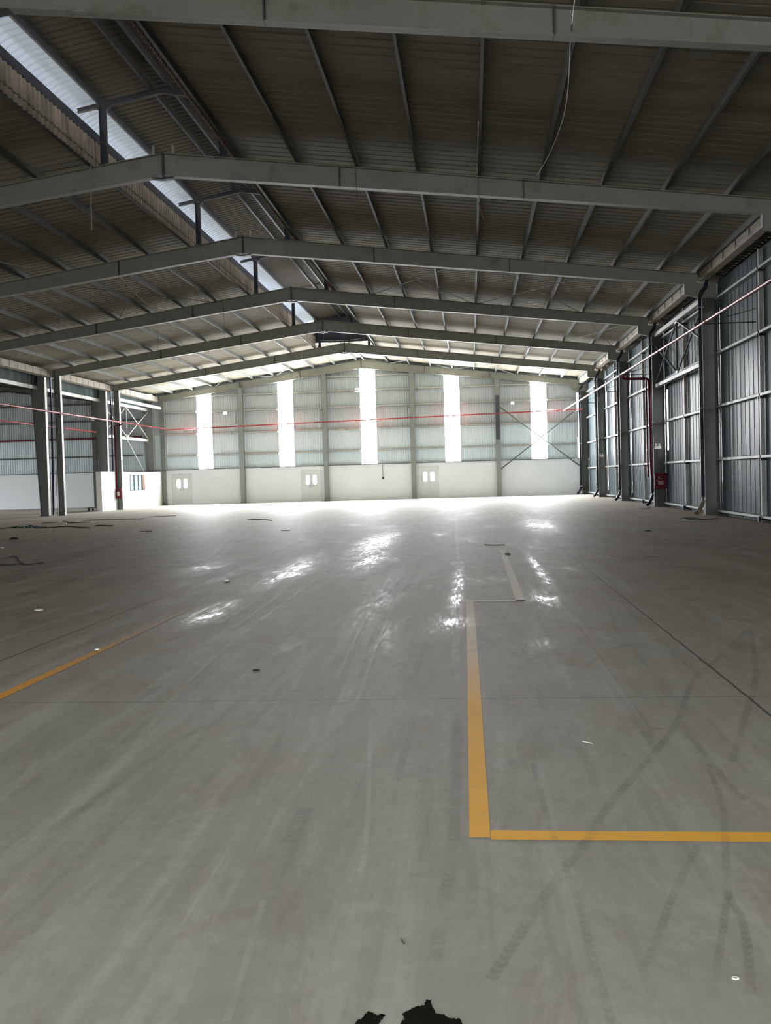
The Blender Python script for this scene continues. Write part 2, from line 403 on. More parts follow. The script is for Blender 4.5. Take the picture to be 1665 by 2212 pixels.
o = MB().sheet([[(x, y, zadj(x) + h) for x in (-46, -22.75)] for y, h in roof_profile(BACK, 68.5)]).build('ceiling_next_hall', 'deck'); struct(o)

# generic corrugated vertical sheet with openings
def corr_profile(a0, a1, pitch, top, slope, h):
    out = []; a = a0
    while a < a1 - 1e-6:
        out += [(a, 0), (a + top, 0), (a + top + slope, h), (a + pitch - slope, h)]; a += pitch
    out = [p for p in out if p[0] < a1 - 1e-6]; out.append((a1, 0)); return out
def wall_sheet(axis, base, prof, zlo, zhi, openings, name, mat, sign=1):
    """axis 'x': sheet runs along x at y=base; 'y': runs along y at x=base. zhi is a function of position"""
    m = MB()
    P = (lambda a, h, z: (a, base + sign * h, z)) if axis == 'x' else (lambda a, h, z: (base + sign * h, a, z))
    for (a, ha), (b, hb) in zip(prof[:-1], prof[1:]):
        mid = (a + b) / 2; cuts = sorted((z0, z1) for (o0, o1, z0, z1) in openings if o0 <= mid <= o1)
        spans = []; z = zlo
        for c0, c1 in cuts: spans.append((z, c0)); z = max(z, c1)
        spans.append((z, None))
        for z0, z1 in spans:
            za, zb = (zhi(a), zhi(b)) if z1 is None else (z1, z1)
            if min(za, zb) - z0 < 0.01: continue
            m.poly([P(a, ha, z0), P(b, hb, z0), P(b, hb, zb), P(a, ha, za)])
    return m.build(name, mat)

# ------------------------------------------------------------ far gable wall
WIN = [(-19.07, -18.02), (-13.28, -12.22), (-7.51, -6.44), (-1.71, -0.66), (4.17, 5.24)]
DOORS = [(-21.0, -19.58), (-11.80, -10.39), (-3.60, -2.21)]
HOLES = [(-17.17, -16.97, 6.27, 6.50), (-7.83, -7.51, 7.52, 7.76), (2.83, 3.06, 6.28, 6.52)]
DH = 2.2
m = MB()
x = -46.0
for d0, d1 in DOORS:
    m.box(x, d0, 68.0, 68.3, 0, 2.45); m.box(d0, d1, 68.0, 68.3, DH, 2.45); x = d1
m.box(x, 7.48, 68.0, 68.3, 0, 2.45)
struct(m.build('wall_back', 'white_wall'), 'low white plastered masonry wall under the far gable cladding')
def gtop(x): return (zdeck(x) if x > -22.75 else zadj(x)) + 0.02
ops = [(a, b, 2.45, 20) for a, b in WIN] + HOLES + [(7.30, 7.46, 2.5, 3.9), (7.34, 7.46, 3.9, 5.6), (7.28, 7.46, 5.7, 6.9)]
ops = [(a, b, z0, (zbot((a + b) / 2) + 0.10) if z1 == 20 else z1) for a, b, z0, z1 in ops]
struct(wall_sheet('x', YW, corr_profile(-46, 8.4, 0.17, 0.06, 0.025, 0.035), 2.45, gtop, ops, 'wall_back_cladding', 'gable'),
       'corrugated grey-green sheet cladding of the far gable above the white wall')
for i, (a, b) in enumerate(WIN):
    zt = zbot((a + b) / 2) + 0.10
    f = MB()
    f.box(a - 0.04, a + 0.01, 68.1, 68.19, 2.45, zt); f.box(b - 0.01, b + 0.04, 68.1, 68.19, 2.45, zt)
    o = f.build('window_%d' % (i + 1), 'gable'); struct(o, 'tall narrow daylight strip in the far gable, %s from the left' % ORD[i])
    prof = corr_profile(a, b, 0.17, 0.06, 0.025, 0.035)
    p = MB().sheet([[(xx, 68.17 + h, z) for xx, h in prof] for z in (2.45, zt)]).build('pane', 'panel', o); struct(p)
# sill channel and top trim on the white wall
struct(MB().box(-46, 7.4, 67.94, 68.12, 2.45, 2.50).build('trim_1', 'steel'), 'dark sill channel on top of the far white wall')

for i, (a, b) in enumerate(DOORS):
    mid = (a + b) / 2
    fr = MB().box(a, a + 0.05, 67.97, 68.12, 0, DH).box(b - 0.05, b, 67.97, 68.12, 0, DH).box(a, b, 67.97, 68.12, DH - 0.05, DH)
    o = fr.build('door_%d' % (i + 1), 'door')
    struct(o, 'olive grey double door with two bright pill-shaped panes, %s from the left' % ORD[i])
    MB().box(mid - 0.03, mid + 0.03, 68.055, 68.07, 0.01, DH - 0.05).build('meeting_strip', 'door', o)
    for s, (l0, l1) in enumerate(((a + 0.05, mid - 0.001), (mid + 0.001, b - 0.05))):
        pc = mid - 0.24 if s == 0 else mid + 0.25
        pw, z0, z1 = 0.135, 1.17, 1.84
        if i == 1: pw = 0.13
        # leaf with rounded opening
        n = 8; ring = []
        for cz, st in ((z1 - pw, 0), (z0 + pw, math.pi)):
            ring += [(pc + pw * math.cos(st + math.pi * k / n), cz + pw * math.sin(st + math.pi * k / n)) for k in range(n + 1)]
        R_ = len(ring); outer = []
        for (px, pz) in ring:
            dx, dz = px - pc, pz - (z0 + z1) / 2
            fx = (l1 - pc) / dx if dx > 1e-6 else (l0 - pc) / dx if dx < -1e-6 else 1e9
            fz = (DH - 0.05 - (z0 + z1) / 2) / dz if dz > 1e-6 else (0.01 - (z0 + z1) / 2) / dz if dz < -1e-6 else 1e9
            k = min(fx, fz); outer.append((pc + dx * k, (z0 + z1) / 2 + dz * k))
        # add corners by snapping
        lf = MB()
        y = 68.02
        for k in range(R_):
            k2 = (k + 1) % R_
            pts = [ring[k], ring[k2], outer[k2], outer[k]]
            o0, o1 = outer[k], outer[k2]
            if abs(o0[0] - o1[0]) > 1e-4 and abs(o0[1] - o1[1]) > 1e-4:
                cx = l1 if max(o0[0], o1[0]) > pc + (l1 - pc) * 0.999 else l0
                cz = DH - 0.05 if max(o0[1], o1[1]) > DH - 0.051 else 0.01
                pts = [ring[k], ring[k2], o1, (cx, cz), o0]
            lf.poly([(p[0], y, p[1]) for p in pts]); lf.poly([(p[0], y + 0.04, p[1]) for p in reversed(pts)])
            lf.poly([(ring[k][0], y, ring[k][1]), (ring[k2][0], y, ring[k2][1]), (ring[k2][0], y + 0.04, ring[k2][1]), (ring[k][0], y + 0.04, ring[k][1])])
        leaf = lf.build('door_leaf', 'door', o)
        MB().prism(ring, 'y', 68.035, 68.04).build('glass_pane', 'glass', leaf)
        hx = mid - 0.07 if s == 0 else mid + 0.07
        MB().box(hx - 0.015, hx + 0.015, 67.97, 68.02, 0.98, 1.12).box(hx - (0.10 if s == 0 else 0), hx + (0.10 if s else 0), 67.965, 67.985, 1.04, 1.065).build('door_handle', 'alu', leaf)

# gable posts
POSTS = [-15.88, -9.97, -3.91, 1.90]
whichp = ['between the first and second bright strips', 'between the second and third bright strips', 'between the third and fourth bright strips', 'between the fourth and fifth bright strips']
def ipost(m, x0, x1, yc, z0, z1, fw=0.16, t=0.012, web='x'):
    m.box(x0, x1, yc - 0.005, yc + 0.005, z0, z1); m.box(x0, x0 + t, yc - fw / 2, yc + fw / 2, z0, z1); m.box(x1 - t, x1, yc - fw / 2, yc + fw / 2, z0, z1)
for i, px in enumerate(POSTS):
    t0 = thing('gable_post', 'grey steel post on the far gable ' + whichp[i], 'post', (px, 67.85, 0), 'posts of the far gable')
    m = MB(); zt = zbot(px) + 0.02
    m.box(px - 0.16, px + 0.16, 67.72, 67.735, 0.02, zt); m.box(px - 0.16, px + 0.16, 67.965, 67.98, 0.02, zt); m.box(px - 0.006, px + 0.006, 67.735, 67.965, 0.02, zt)
    m.build('shaft', 'post', t0)
    MB().box(px - 0.2, px + 0.2, 67.68, 67.99, 0, 0.02).build('base_plate', 'post', t0)
    if i < 3:
        MB().tube([(px - 0.30, 67.70, 6.4), (px - 0.30, 67.70, 5.55)], 0.02, 8).tube([(px - 0.30, 67.70, 6.3), (px - 0.1, 67.70, 6.3)], 0.015, 6).tube([(px - 0.30, 67.70, 5.65), (px - 0.1, 67.70, 5.65)], 0.015, 6).build('cleat_frame', 'steel', t0)
    if i == 3: MB().box(px - 0.13, px + 0.13, 67.70, 67.72, 3.9, 6.9).build('dark_cover_plate', 'vent_steel', t0)
t0 = thing('gable_post', 'grey steel post on the far gable of the neighbouring hall with white box', 'post', (-26.45, 67.85, 0))
MB().box(-26.6, -26.3, 67.75, 67.98, 0.0, zadj(-26.4) - 0.25).build('shaft', 'steel', t0)
MB().box(-26.58, -26.34, 67.68, 67.75, 6.1, 6.42).build('junction_box', 'white_plastic', t0)

# gable girts, cut at the bright strips
GZ = [3.45, 4.95, 6.50, 7.60, 8.60]
segs = []; x = -21.4
for a, b in WIN: segs.append((x, a - 0.05)); x = b + 0.05
segs.append((x, 7.2))
names = ['left of the first bright strip'] + ['between bright strips %s and %s' % (a, b) for a, b in (('one', 'two'), ('two', 'three'), ('three', 'four'), ('four', 'five'))] + ['right of the fifth bright strip']
for k, z in enumerate(GZ):
    for s_, (a, b) in enumerate(segs):
        a2, b2 = a, b
        # stop under the rafter
        while a2 < b2 and zbot(a2) < z + 0.12: a2 += 0.1
        while b2 > a2 and zbot(b2) < z + 0.12: b2 -= 0.1
        if b2 - a2 < 0.5: continue
        m = MB().box(a2, b2, 67.99, 68.14, z + 0.035, z + 0.05).box(a2, b2, 67.99, 68.0, z - 0.05, z + 0.05).box(a2, b2, 67.99, 68.14, z - 0.05, z - 0.035)
        o = m.build('gable_girt', 'steel_light')
        tag(o, 'far gable girt, %s row above the white wall, %s' % (ORD[k], names[s_]), 'girt', 'girts of the far gable')
for k, z in enumerate([3.6, 4.9, 6.1, 7.3, 8.4]):
    o = MB().box(-45.8, -23.1 if z < 7.4 else -29.5, 67.99, 68.14, z - 0.05, z + 0.05).build('gable_girt', 'steel')
    tag(o, 'neighbouring hall gable girt, %s row above the white wall' % ORD[k], 'girt', 'girts of the neighbouring gable')

# diagonal braces on the gable, right bay
for (a, b), lb in (((( 1.95, 6.2), (7.35, 1.95)), 'falling to the right'), (((1.95, 1.8), (7.0, 5.6)), 'rising to the right')):
    (x0, z0), (x1, z1) = a, b
    yy = 67.90 if 'falling' in lb else 67.80
    o = MB().tube([(x0, yy, z0), (x1, yy, z1)], 0.045, 6).build('gable_brace', 'steel')
    tag(o, 'diagonal brace by the rightmost bright strip, ' + lb, 'brace')

# conduit drop on the gable
o = MB().tube([(-6.5, 67.95, 3.5), (-6.08, 67.95, 3.5), (-6.06, 67.95, 1.55)], 0.02, 8).build('wall_conduit', 'post')
MB().box(-6.12, -6.0, 67.92, 67.99, 1.42, 1.55).build('socket_box', 'dark_plastic', o)
tag(o, 'thin conduit dropping down the white far wall to a small box', 'conduit')

# ------------------------------------------------------------ portal rafters
def line_pts(xs, fz): return [(x, fz(x)) for x in xs]
which = {1: 'nearest the camera, cut by the top of the photo', 2: 'second from the camera', 3: 'third from the camera', 4: 'fourth from the camera', 5: 'fifth from the camera, under the end of the ridge vent', 6: 'sixth from the camera, second from the far gable', 7: 'standing against the far gable above the bright strips'}
for k in range(0, 8):
    Y = FY[k]
    if k == 0: lab = 'grey steel gable rafter overhead behind the top edge of the photo'
    else: lab = 'grey steel roof rafter, ' + which[k]
    r = thing('roof_rafter', lab, 'rafter', (XR, Y, 9.1), 'pitched steel rafters')
    for side in (-1, 1):
        xe_t, xe_b = (7.36, 6.98) if side > 0 else (-21.68, -21.37)
        m = MB()
        web = [(XR, zbot(XR)), (xe_b, zbot(xe_b)), (xe_b, zbot(xe_b)) if side > 0 else (xe_t, zbot(xe_b)), (xe_t, ztop(xe_t)), (XR, ztop(XR))]
        if side > 0: web = [(XR, zbot(XR)), (xe_b, zbot(xe_b)), (xe_t, zbot(xe_b) - 0.03), (xe_t, ztop(xe_t)), (XR, ztop(XR))]
        wb = []
        for p in web:
            if not wb or (abs(wb[-1][0] - p[0]) + abs(wb[-1][1] - p[1])) > 1e-4: wb.append(p)
        m.prism(wb, 'y', Y - 0.005, Y + 0.005)
        fwt, ft = 0.11, 0.016
        # flanges
        m.prism([(XR, ztop(XR) - ft), (xe_t, ztop(xe_t) - ft), (xe_t, ztop(xe_t)), (XR, ztop(XR))], 'y', Y - fwt, Y + fwt)
        m.prism([(XR, zbot(XR)), (xe_b, zbot(xe_b)), (xe_b, zbot(xe_b) + ft), (XR, zbot(XR) + ft)], 'y', Y - fwt, Y + fwt)
        m.build('beam', 'rafter_steel', r)
        if side > 0:   # haunch over the column head
            h = [(6.97, zbot(6.98) + 0.01), (6.97, 7.10), (7.50, 6.98), (7.98, 6.98), (7.98, 7.44), (7.40, 7.44), (7.40, ztop(7.36)), (7.2, ztop(7.2))]
            MB().prism(h, 'y', Y - 0.012, Y + 0.012).prism([(6.96, 7.10), (7.50, 6.98), (7.50, 6.995), (6.96, 7.115)], 'y', Y - 0.10, Y + 0.10).box(6.96, 6.975, Y - 0.10, Y + 0.10, 7.10, zbot(6.98)).build('haunch', 'rafter_steel', r)
    sp = [-3.0, 1.42] if k != 4 else [-3.0, 1.46]
    for x in sp + [-11.64, -15.9]:
        MB().box(x - 0.012, x + 0.012, Y - 0.115, Y + 0.115, zbot(x) - 0.0, ztop(x) + 0.0).build('splice_plate', 'steel', r)
    MB().box(XR - 0.02, XR + 0.02, Y - 0.12, Y + 0.12, zbot(XR) - 0.02, ztop(XR) + 0.04).build('ridge_plate', 'steel', r)
    MB().prism([(XR - 0.30, zbot(XR - 0.3)), (XR - 0.2, zbot(XR) - 0.07), (XR, zbot(XR) - 0.09), (XR + 0.2, zbot(XR) - 0.07), (XR + 0.30, zbot(XR + 0.3))], 'y', Y - 0.08, Y + 0.08).build('ridge_gusset', 'vent_steel', r)
    if k in (2, 3):
        MB().box(XR - 0.27, XR - 0.23, Y - 0.05, Y + 0.05, ztop(XR - .25), 9.86).build('cleat', 'steel_light', r)
        MB().box(XR + 0.23, XR + 0.27, Y - 0.05, Y + 0.05, ztop(XR + .25), 9.86).build('cleat', 'steel_light', r)

# ------------------------------------------------------------ purlins
def purlin(x, y0, y1, lab, mat='purlin', zt=None, sx=0.065, h=PUR - 0.01):
    z1 = (zdeck(x) - 0.005) if zt is None else zt; z0 = z1 - h
    m = MB().box(x - 0.004, x + 0.004, y0, y1, z0, z1)
    s = 1 if x > XR else -1
    a, b = sorted((x, x + s * sx))
    m.box(a, b, y0, y1, z0, z0 + 0.006).box(a, b, y0, y1, z1 - 0.006, z1)
    c = x + s * sx; a, b = sorted((c, c - s * 0.004)); m.box(a, b, y0, y1, z0, z0 + 0.022)
    o = m.build('roof_purlin', mat)
    return tag(o, lab, 'purlin', 'purlins under the roof sheets')
for i in range(9):
    x = -5.52 + 1.465 * i
    purlin(x, BACK, 68.1, 'long steel purlin on the right slope, %s down from the ridge vent' % ORD[i])
purlin(7.33, BACK, 68.1, 'eaves purlin running along the gutter over the right wall')
for i in range(9):
    x = -9.16 - 1.435 * i
    purlin(x, BACK, 68.1, 'long steel purlin on the left slope, %s down from the ridge vent' % ORD[i])
purlin(-7.15, 59.1, 68.1, 'short ridge purlin of the last bay, right of the ridge')
purlin(-7.62, 59.1, 68.1, 'short ridge purlin of the last bay, left of the ridge')

# roof bracing rods
def rod(p, q, lab, r=0.012, cat='bracing rod', mat='vent_steel'):
    o = MB().tube([p, q], r, 6).build('bracing_rod', mat); tag(o, lab, cat, 'roof bracing rods'); return o
def under(x): return ztop(x) - 0.06
for (xa, xb, k, lab) in ((-4.0, 0.3, 3, 'third and fourth rafters, high on the right slope'), (0.36, 4.7, 3, 'third and fourth rafters, middle of the right slope'), (4.75, 7.2, 4, 'fourth and fifth rafters, by the right eaves'), (-14.9, -10.6, 3, 'third and fourth rafters, on the left slope'), (-5.5, -1.1, 6, 'sixth rafter and far gable, right of the ridge'), (-1.1, 3.3, 6, 'sixth rafter and far gable, middle of the right slope'), (-13.4, -9.1, 6, 'sixth rafter and far gable, left of the ridge'), (-17.7, -13.4, 6, 'sixth rafter and far gable, low on the left slope')):
    rod((xa, FY[k] + 0.1, under(xa)), (xb, FY[k + 1] - 0.1, under(xb)), 'thin diagonal rod between %s' % lab)
    rod((xb, FY[k] + 0.1, under(xb)), (xa, FY[k + 1] - 0.1, under(xa)), 'thin counter-diagonal rod between %s' % lab)

# ------------------------------------------------------------ ridge vent
def zb(x):   # top of the little vent beams
    return 11.26 - 0.178 * abs(x - XR)
vent_lab = {0: 'overhead before the first rafter', 1: 'on the nearest rafter', 2: 'on the second rafter', 3: 'on the third rafter', 4: 'on the fourth rafter', 5: 'on the fifth rafter', 6: 'on the sixth rafter'}
for k in range(0, 7):
    Y = FY[k]
    t0 = thing('ridge_vent_frame', 'small dark steel ridge vent frame ' + vent_lab[k], 'vent frame', (XR, Y, 9.66), 'ridge vent frames')
    for px in (-8.87, -5.87):
        zt = zb(px) - 0.12
        m = MB().box(px - 0.08, px + 0.08, Y - 0.006, Y + 0.006, ztop(px), zt).box(px - 0.08, px - 0.07, Y - 0.06, Y + 0.06, ztop(px), zt).box(px + 0.07, px + 0.08, Y - 0.06, Y + 0.06, ztop(px), zt)
        m.box(px - 0.13, px + 0.13, Y - 0.09, Y + 0.09, ztop(px) - 0.0, ztop(px) + 0.015)
        m.build('post', 'vent_steel', t0)
        for s in (-1, 1):   # curved corner gussets
            R = 0.14; cx = px + s * (0.08 + R); cz = zb(px) - 0.12 - R
            arc = [(cx - s * R * math.cos(a), cz + R * math.sin(a)) for a in [math.pi / 2 * q / 6 for q in range(7)]]
            MB().prism([(px + s * 0.08, zb(px) - 0.06)] + arc + [(cx, zb(cx) - 0.06)], 'y', Y - 0.03, Y + 0.03).build('gusset', 'vent_steel', t0)
    for s in (-1, 1):
        xe = XR + s * 2.14
        m = MB().prism([(XR, zb(XR) - 0.13), (xe, zb(xe) - 0.10), (xe, zb(xe)), (XR, zb(XR))], 'y', Y - 0.006, Y + 0.006)
        m.prism([(XR, zb(XR) - 0.13), (xe, zb(xe) - 0.10), (xe, zb(xe) - 0.09), (XR, zb(XR) - 0.12)], 'y', Y - 0.05, Y + 0.05)
        m.prism([(XR, zb(XR) - 0.01), (xe, zb(xe) - 0.01), (xe, zb(xe)), (XR, zb(XR))], 'y', Y - 0.05, Y + 0.05)
        m.build('beam', 'vent_steel', t0)
VY0, VY1 = BACK, 59.26
for x, lab, zt in ((-8.97, 'over the left vent posts', None), (-7.62, 'just left of the vent ridge', None), (-7.13, 'just right of the vent ridge', None), (-5.78, 'over the right vent posts', None)):
    z0 = zb(x); m = MB().box(x - 0.03, x + 0.03, VY0, VY1, z0, z0 + 0.14)
    tag(m.build('vent_purlin', 'vent_steel'), 'dark purlin under the vent roof, ' + lab, 'purlin', 'purlins of the ridge vent')
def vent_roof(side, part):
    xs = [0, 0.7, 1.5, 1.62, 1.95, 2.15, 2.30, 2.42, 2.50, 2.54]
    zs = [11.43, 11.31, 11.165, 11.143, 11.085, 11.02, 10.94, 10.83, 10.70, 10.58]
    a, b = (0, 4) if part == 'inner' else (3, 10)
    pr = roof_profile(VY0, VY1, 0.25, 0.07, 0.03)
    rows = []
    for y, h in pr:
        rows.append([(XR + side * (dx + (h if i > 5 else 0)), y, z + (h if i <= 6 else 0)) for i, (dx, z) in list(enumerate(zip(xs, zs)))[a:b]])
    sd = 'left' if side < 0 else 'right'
    return MB().sheet(rows).build('ceiling_vent_%s' % sd if part == 'inner' else 'ceiling_vent_eave_%s' % sd, 'vent_deck' if part == 'inner' else 'sky_tinted_vent')
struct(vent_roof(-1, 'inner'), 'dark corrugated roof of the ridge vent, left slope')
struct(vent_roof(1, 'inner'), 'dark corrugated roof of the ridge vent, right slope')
struct(vent_roof(-1, 'outer'), 'curved pale corrugated eave of the ridge vent with sky blue in its colour')
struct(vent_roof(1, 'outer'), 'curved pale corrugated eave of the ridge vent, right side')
for s, x, nm in ((-1, -9.12, 'left'), (1, -5.64, 'right')):
    prof = corr_profile(VY0, VY1, 0.22, 0.09, 0.03, 0.035)
    zlo = zdeck(x) - 0.17
    o = wall_sheet('y', x, prof, zlo, lambda y: 10.12, [], 'wall_vent_' + nm, 'upstand', s)
    struct(o, 'stained corrugated upstand along the %s side of the ridge opening' % nm)
    o = MB().box(min(x, x + s * 0.08), max(x, x + s * 0.08), VY0, VY1, 10.10, 10.34).build('vent_rail', 'vent_steel')
    tag(o, 'dark rail on top of the %s ridge upstand' % nm, 'rail')
# end closure
prof = corr_profile(-9.2, -5.56, 0.25, 0.1, 0.03, 0.035)
o = wall_sheet('x', 59.14, prof, 9.80, lambda x: zb(x) + 0.19, [], 'wall_vent_end', 'vent_steel'); struct(o, 'dark corrugated end plate closing the ridge vent')
o = MB().prism([(-9.2, 9.72), (-5.56, 9.72), (-5.56, 9.84), (-9.2, 9.84)], 'y', 59.08, 59.13).build('trim_2', 'vent_steel'); struct(o)
# bolts strip on end plate
m = MB()
for i in range(10): m.box(-8.7 + i * 0.3, -8.66 + i * 0.3, 59.06, 59.08, 9.76, 9.80)
tag(m.build('bolt_row', 'galv'), 'row of pale bolt heads along the vent end plate', 'bolts')['kind'] = 'stuff'

# ------------------------------------------------------------ right wall
prof = []
a = BACK
while a < 68.2:
    prof += [(a, 0), (a + 0.02, 0.0), (a + 0.045, 0.012)]
    for q in range(4): prof += [(a + 0.055 + 0.09 * q + 0.045, 0.012), (a + 0.055 + 0.09 * q + 0.066, 0.009), (a + 0.055 + 0.09 * q + 0.087, 0.012)]
    prof += [(a + 0.425, 0.012), (a + 0.45, 0.0)]; a += 0.45
slits = [(FY[4] - 0.62, FY[4] - 0.36, 2.3, 4.75), (FY[3] - 0.27, FY[3] - 0.21, 0.4, 6.6), (FY[5] - 0.27, FY[5] - 0.19, 0.4, 6.4), (46.25, 46.37, 2.6, 5.0), (FY[6] - 0.3, FY[6] - 0.2, 0.4, 6.2)]
# make sure the slits have profile points of their own
for s0, s1, _, _ in slits:
    prof = [p for p in prof if not (s0 - 0.02 < p[0] < s1 + 0.02)] + [(s0, 0.02), (s1, 0.02)]
prof = sorted(prof)
o = wall_sheet('y', XRW, prof, 0.0, lambda y: 7.44, slits, 'wall_right', 'right_sheet'); struct(o, 'blue-grey ribbed metal sheet wall on the right')
struct(MB().box(XRW, 8.40, BACK, 68.3, 7.43, 7.46).box(8.38, 8.42, BACK, 68.3, 7.4, zdeck(8.4)).build('trim_3', 'valley_sheet'), 'dark eaves closure above the right wall')
RG = [0.14, 1.79, 3.47, 5.16, 6.89]
MIDP = {2: 27.70, 3: 37.25, 4: 45.98, 5: 54.8, 6: 63.6, 1: 19.7}
bayname = {1: 'nearest bay', 2: 'bay nearest the camera in view', 3: 'bay with the X bracing', 4: 'bay behind the red hose cabinet', 5: 'second bay from the far gable', 6: 'last bay by the far gable'}
for k in range(2, 7):
    y0, y1 = FY[k] + 0.13, FY[k + 1] - 0.13
    for gi, z in enumerate(RG):
        yp = MIDP[k]
        t0 = thing('wall_rail', 'right-wall rail %s from the floor, %s' % (ORD[gi], bayname[k]), 'wall rail', (7.92, (y0 + y1) / 2, z), 'rails of the right wall')
        for a, b in ((y0, yp - 0.06), (yp + 0.06, y1)):
            MB().box(7.86, 8.0, a, b, z + 0.035, z + 0.045).box(7.86, 7.87, a, b, z - 0.045, z + 0.045).box(7.86, 8.0, a, b, z - 0.045, z - 0.035).build('rail', 'galv', t0)
            MB().box(7.84, 8.0, b - 0.05 if a == y0 else a, b if a == y0 else a + 0.05, z - 0.10, z - 0.05).build('cleat', 'dark_plastic', t0)
    t0 = thing('wall_post', 'slim right-wall post at mid bay, ' + bayname[k], 'wall post', (7.92, MIDP[k], 0), 'middle posts of the right wall')
    yp = MIDP[k]
    MB().box(7.88, 8.0, yp - 0.004, yp + 0.004, 0.0, 7.4).box(7.88, 7.89, yp - 0.035, yp + 0.035, 0.0, 7.4).build('shaft', 'steel_light', t0)
    MB().box(7.76, 8.0, yp - 0.08, yp + 0.08, 0, 0.015).box(7.78, 7.84, yp - 0.03, yp + 0.03, 0.0, 0.16).build('foot', 'dark_plastic', t0)

colname = {1: 'nearest, outside the photo', 2: 'just outside the right edge', 3: 'largest one in view', 4: 'carrying the red hose cabinet', 5: 'next beyond the red hose cabinet', 6: 'with small white light, second from the far gable', 7: 'in the corner by the far gable'}
for k in range(2, 8):
    Y = FY[k]; z1 = 6.98
    t0 = thing('steel_column', 'grey right-wall I-column, ' + colname[k], 'column', (7.74, Y, 0), 'columns of the right wall')
    m = MB().box(7.50, 7.97, Y - 0.006, Y + 0.006, 0.02, z1).box(7.50, 7.515, Y - 0.125, Y + 0.125, 0.02, z1).box(7.955, 7.97, Y - 0.125, Y + 0.125, 0.02, z1)
    m.build('shaft', 'steel', t0)
    MB().box(7.46, 7.99, Y - 0.16, Y + 0.16, 0, 0.02).build('base_plate', 'steel', t0)
    MB().box(7.515, 7.955, Y - 0.06, Y + 0.06, 3.40, 3.41).box(7.515, 7.955, Y - 0.06, Y + 0.06, 6.55, 6.56).build('stiffener', 'steel', t0)
    MB().prism([(7.5, 6.6), (7.98, 6.6), (7.98, 7.0), (7.5, 7.0)], 'y', Y - 0.008, Y + 0.008).build('cap', 'steel', t0)

# gutter, one run per bay
def gutter(y0, y1, lab):
    out = [(7.40, 7.76), (7.41, 7.60), (7.46, 7.53), (7.66, 7.50), (7.72, 7.55), (7.74, 7.76)]
    m = MB(); n = len(out)
    inn = [(x + (0.012 if i < 3 else -0.012), z + (0.012 if 1 < i < 5 else 0)) for i, (x, z) in enumerate(out)]
    m.sheet([[(x, y, z) for x, z in out] for y in (y0, y1)]); m.sheet([[(x, y, z) for x, z in inn] for y in (y0, y1)])
    m.poly([(x, y0, z) for x, z in out]); m.poly([(x, y1, z) for x, z in reversed(out)])
    t0 = m.build('eaves_gutter', 'gutter'); tag(t0, lab, 'gutter', 'eaves gutters over the right wall')
    y = y0 + 1.1
    while y < y1 - 0.4:
        MB().box(7.385, 7.40, y, y + 0.025, 7.52, 7.78).build('bracket', 'steel', t0); y += 1.35
    MB().box(7.74, 7.85, y0, y1, 7.66, 7.67).build('apron', 'gutter', t0)
for k in range(1, 7):
    gutter(FY[k] + 0.16, FY[k + 1] - 0.16, 'cream eaves gutter above the right wall, ' + bayname[k])
for k in range(2, 7):   # outer flashing caps
    y = FY[k] + 0.35
    o = MB().prism([(7.86, 7.46), (8.1, 7.46), (8.14, 7.55), (8.14, 7.72), (8.05, 7.78), (7.9, 7.76)], 'y', y, y + 0.5).build('gutter_outlet', 'gutter')
    tag(o, 'pale gutter outlet box at the eaves, ' + bayname[k], 'gutter outlet', 'gutter outlets')

# downpipes on the right columns
for k in range(2, 8):
    Y = FY[k]; x = 7.41; yy = Y - 0.02
    t0 = thing('downpipe', 'dark downpipe on the right-wall column %s' % colname[k], 'downpipe', (x, yy, 0), 'downpipes of the right wall')
    pts = [(7.62, Y - 0.22, 7.5), (7.60, Y - 0.22, 7.3), (7.45, Y - 0.22, 7.1), (x, Y - 0.21, 6.95)] + [(x, Y - 0.21, z) for z in (6.0, 4.0, 2.0, 0.60)]
    MB().tube(pts, 0.062, 12).build('pipe', 'black_pipe', t0, True)
    low = MB().tube([(x, Y - 0.21, 0.62), (x, Y - 0.21, 0.48), (x - 0.05, Y - 0.24, 0.33), (x - 0.16, Y - 0.33, 0.16), (x - 0.26, Y - 0.42, 0.075)], 0.067, 12, cap=False)
    low.tube([(x - 0.16, Y - 0.33, 0.16), (x - 0.26, Y - 0.42, 0.075)], 0.056, 12, cap=False)
    low.build('outlet_bend', 'drain_end' if k == 3 else 'black_pipe', t0, True)
    for z in (6.62, 3.42): MB().box(x - 0.08, x + 0.12, Y - 0.29, Y - 0.13, z, z + 0.04).build('clip', 'galv', t0)

# X-braced panel on the right wall in the bay between the third and fourth columns
t0 = thing('wall_bracing', 'braced steel panel high on the right wall with crossed struts and a pale lower beam', 'wall bracing', (7.65, 37.1, 4.9))
YA, YB, YM = FY[3] + 0.1, FY[4] - 0.1, 37.15
MB().box(7.60, 7.615, YA, YB, 4.86, 5.02).box(7.60, 7.72, YA, YB, 5.005, 5.02).box(7.60, 7.72, YA, YB, 4.86, 4.875).build('lower_beam', 'galv', t0)
MB().box(7.60, 7.72, YA, YB, 6.93, 7.08).build('upper_beam', 'steel_light', t0)
for p, q in (((YM, 6.95), (YM, 5.02)), ((YM, 6.95), (YB, 5.02)), ((YB, 6.6), (YM, 5.05)), ((YM, 6.95), (YA, 5.6)), ((YA, 6.95), (YM, 5.05))):
    MB().tube([(7.64, p[0], p[1]), (7.64, q[0], q[1])], 0.035, 6).build('strut', 'vent_steel', t0)
for z in (6.9, 5.06): MB().box(7.60, 7.66, YM - 0.18, YM + 0.18, z - 0.06, z + 0.06).build('node_plate', 'steel_light', t0)

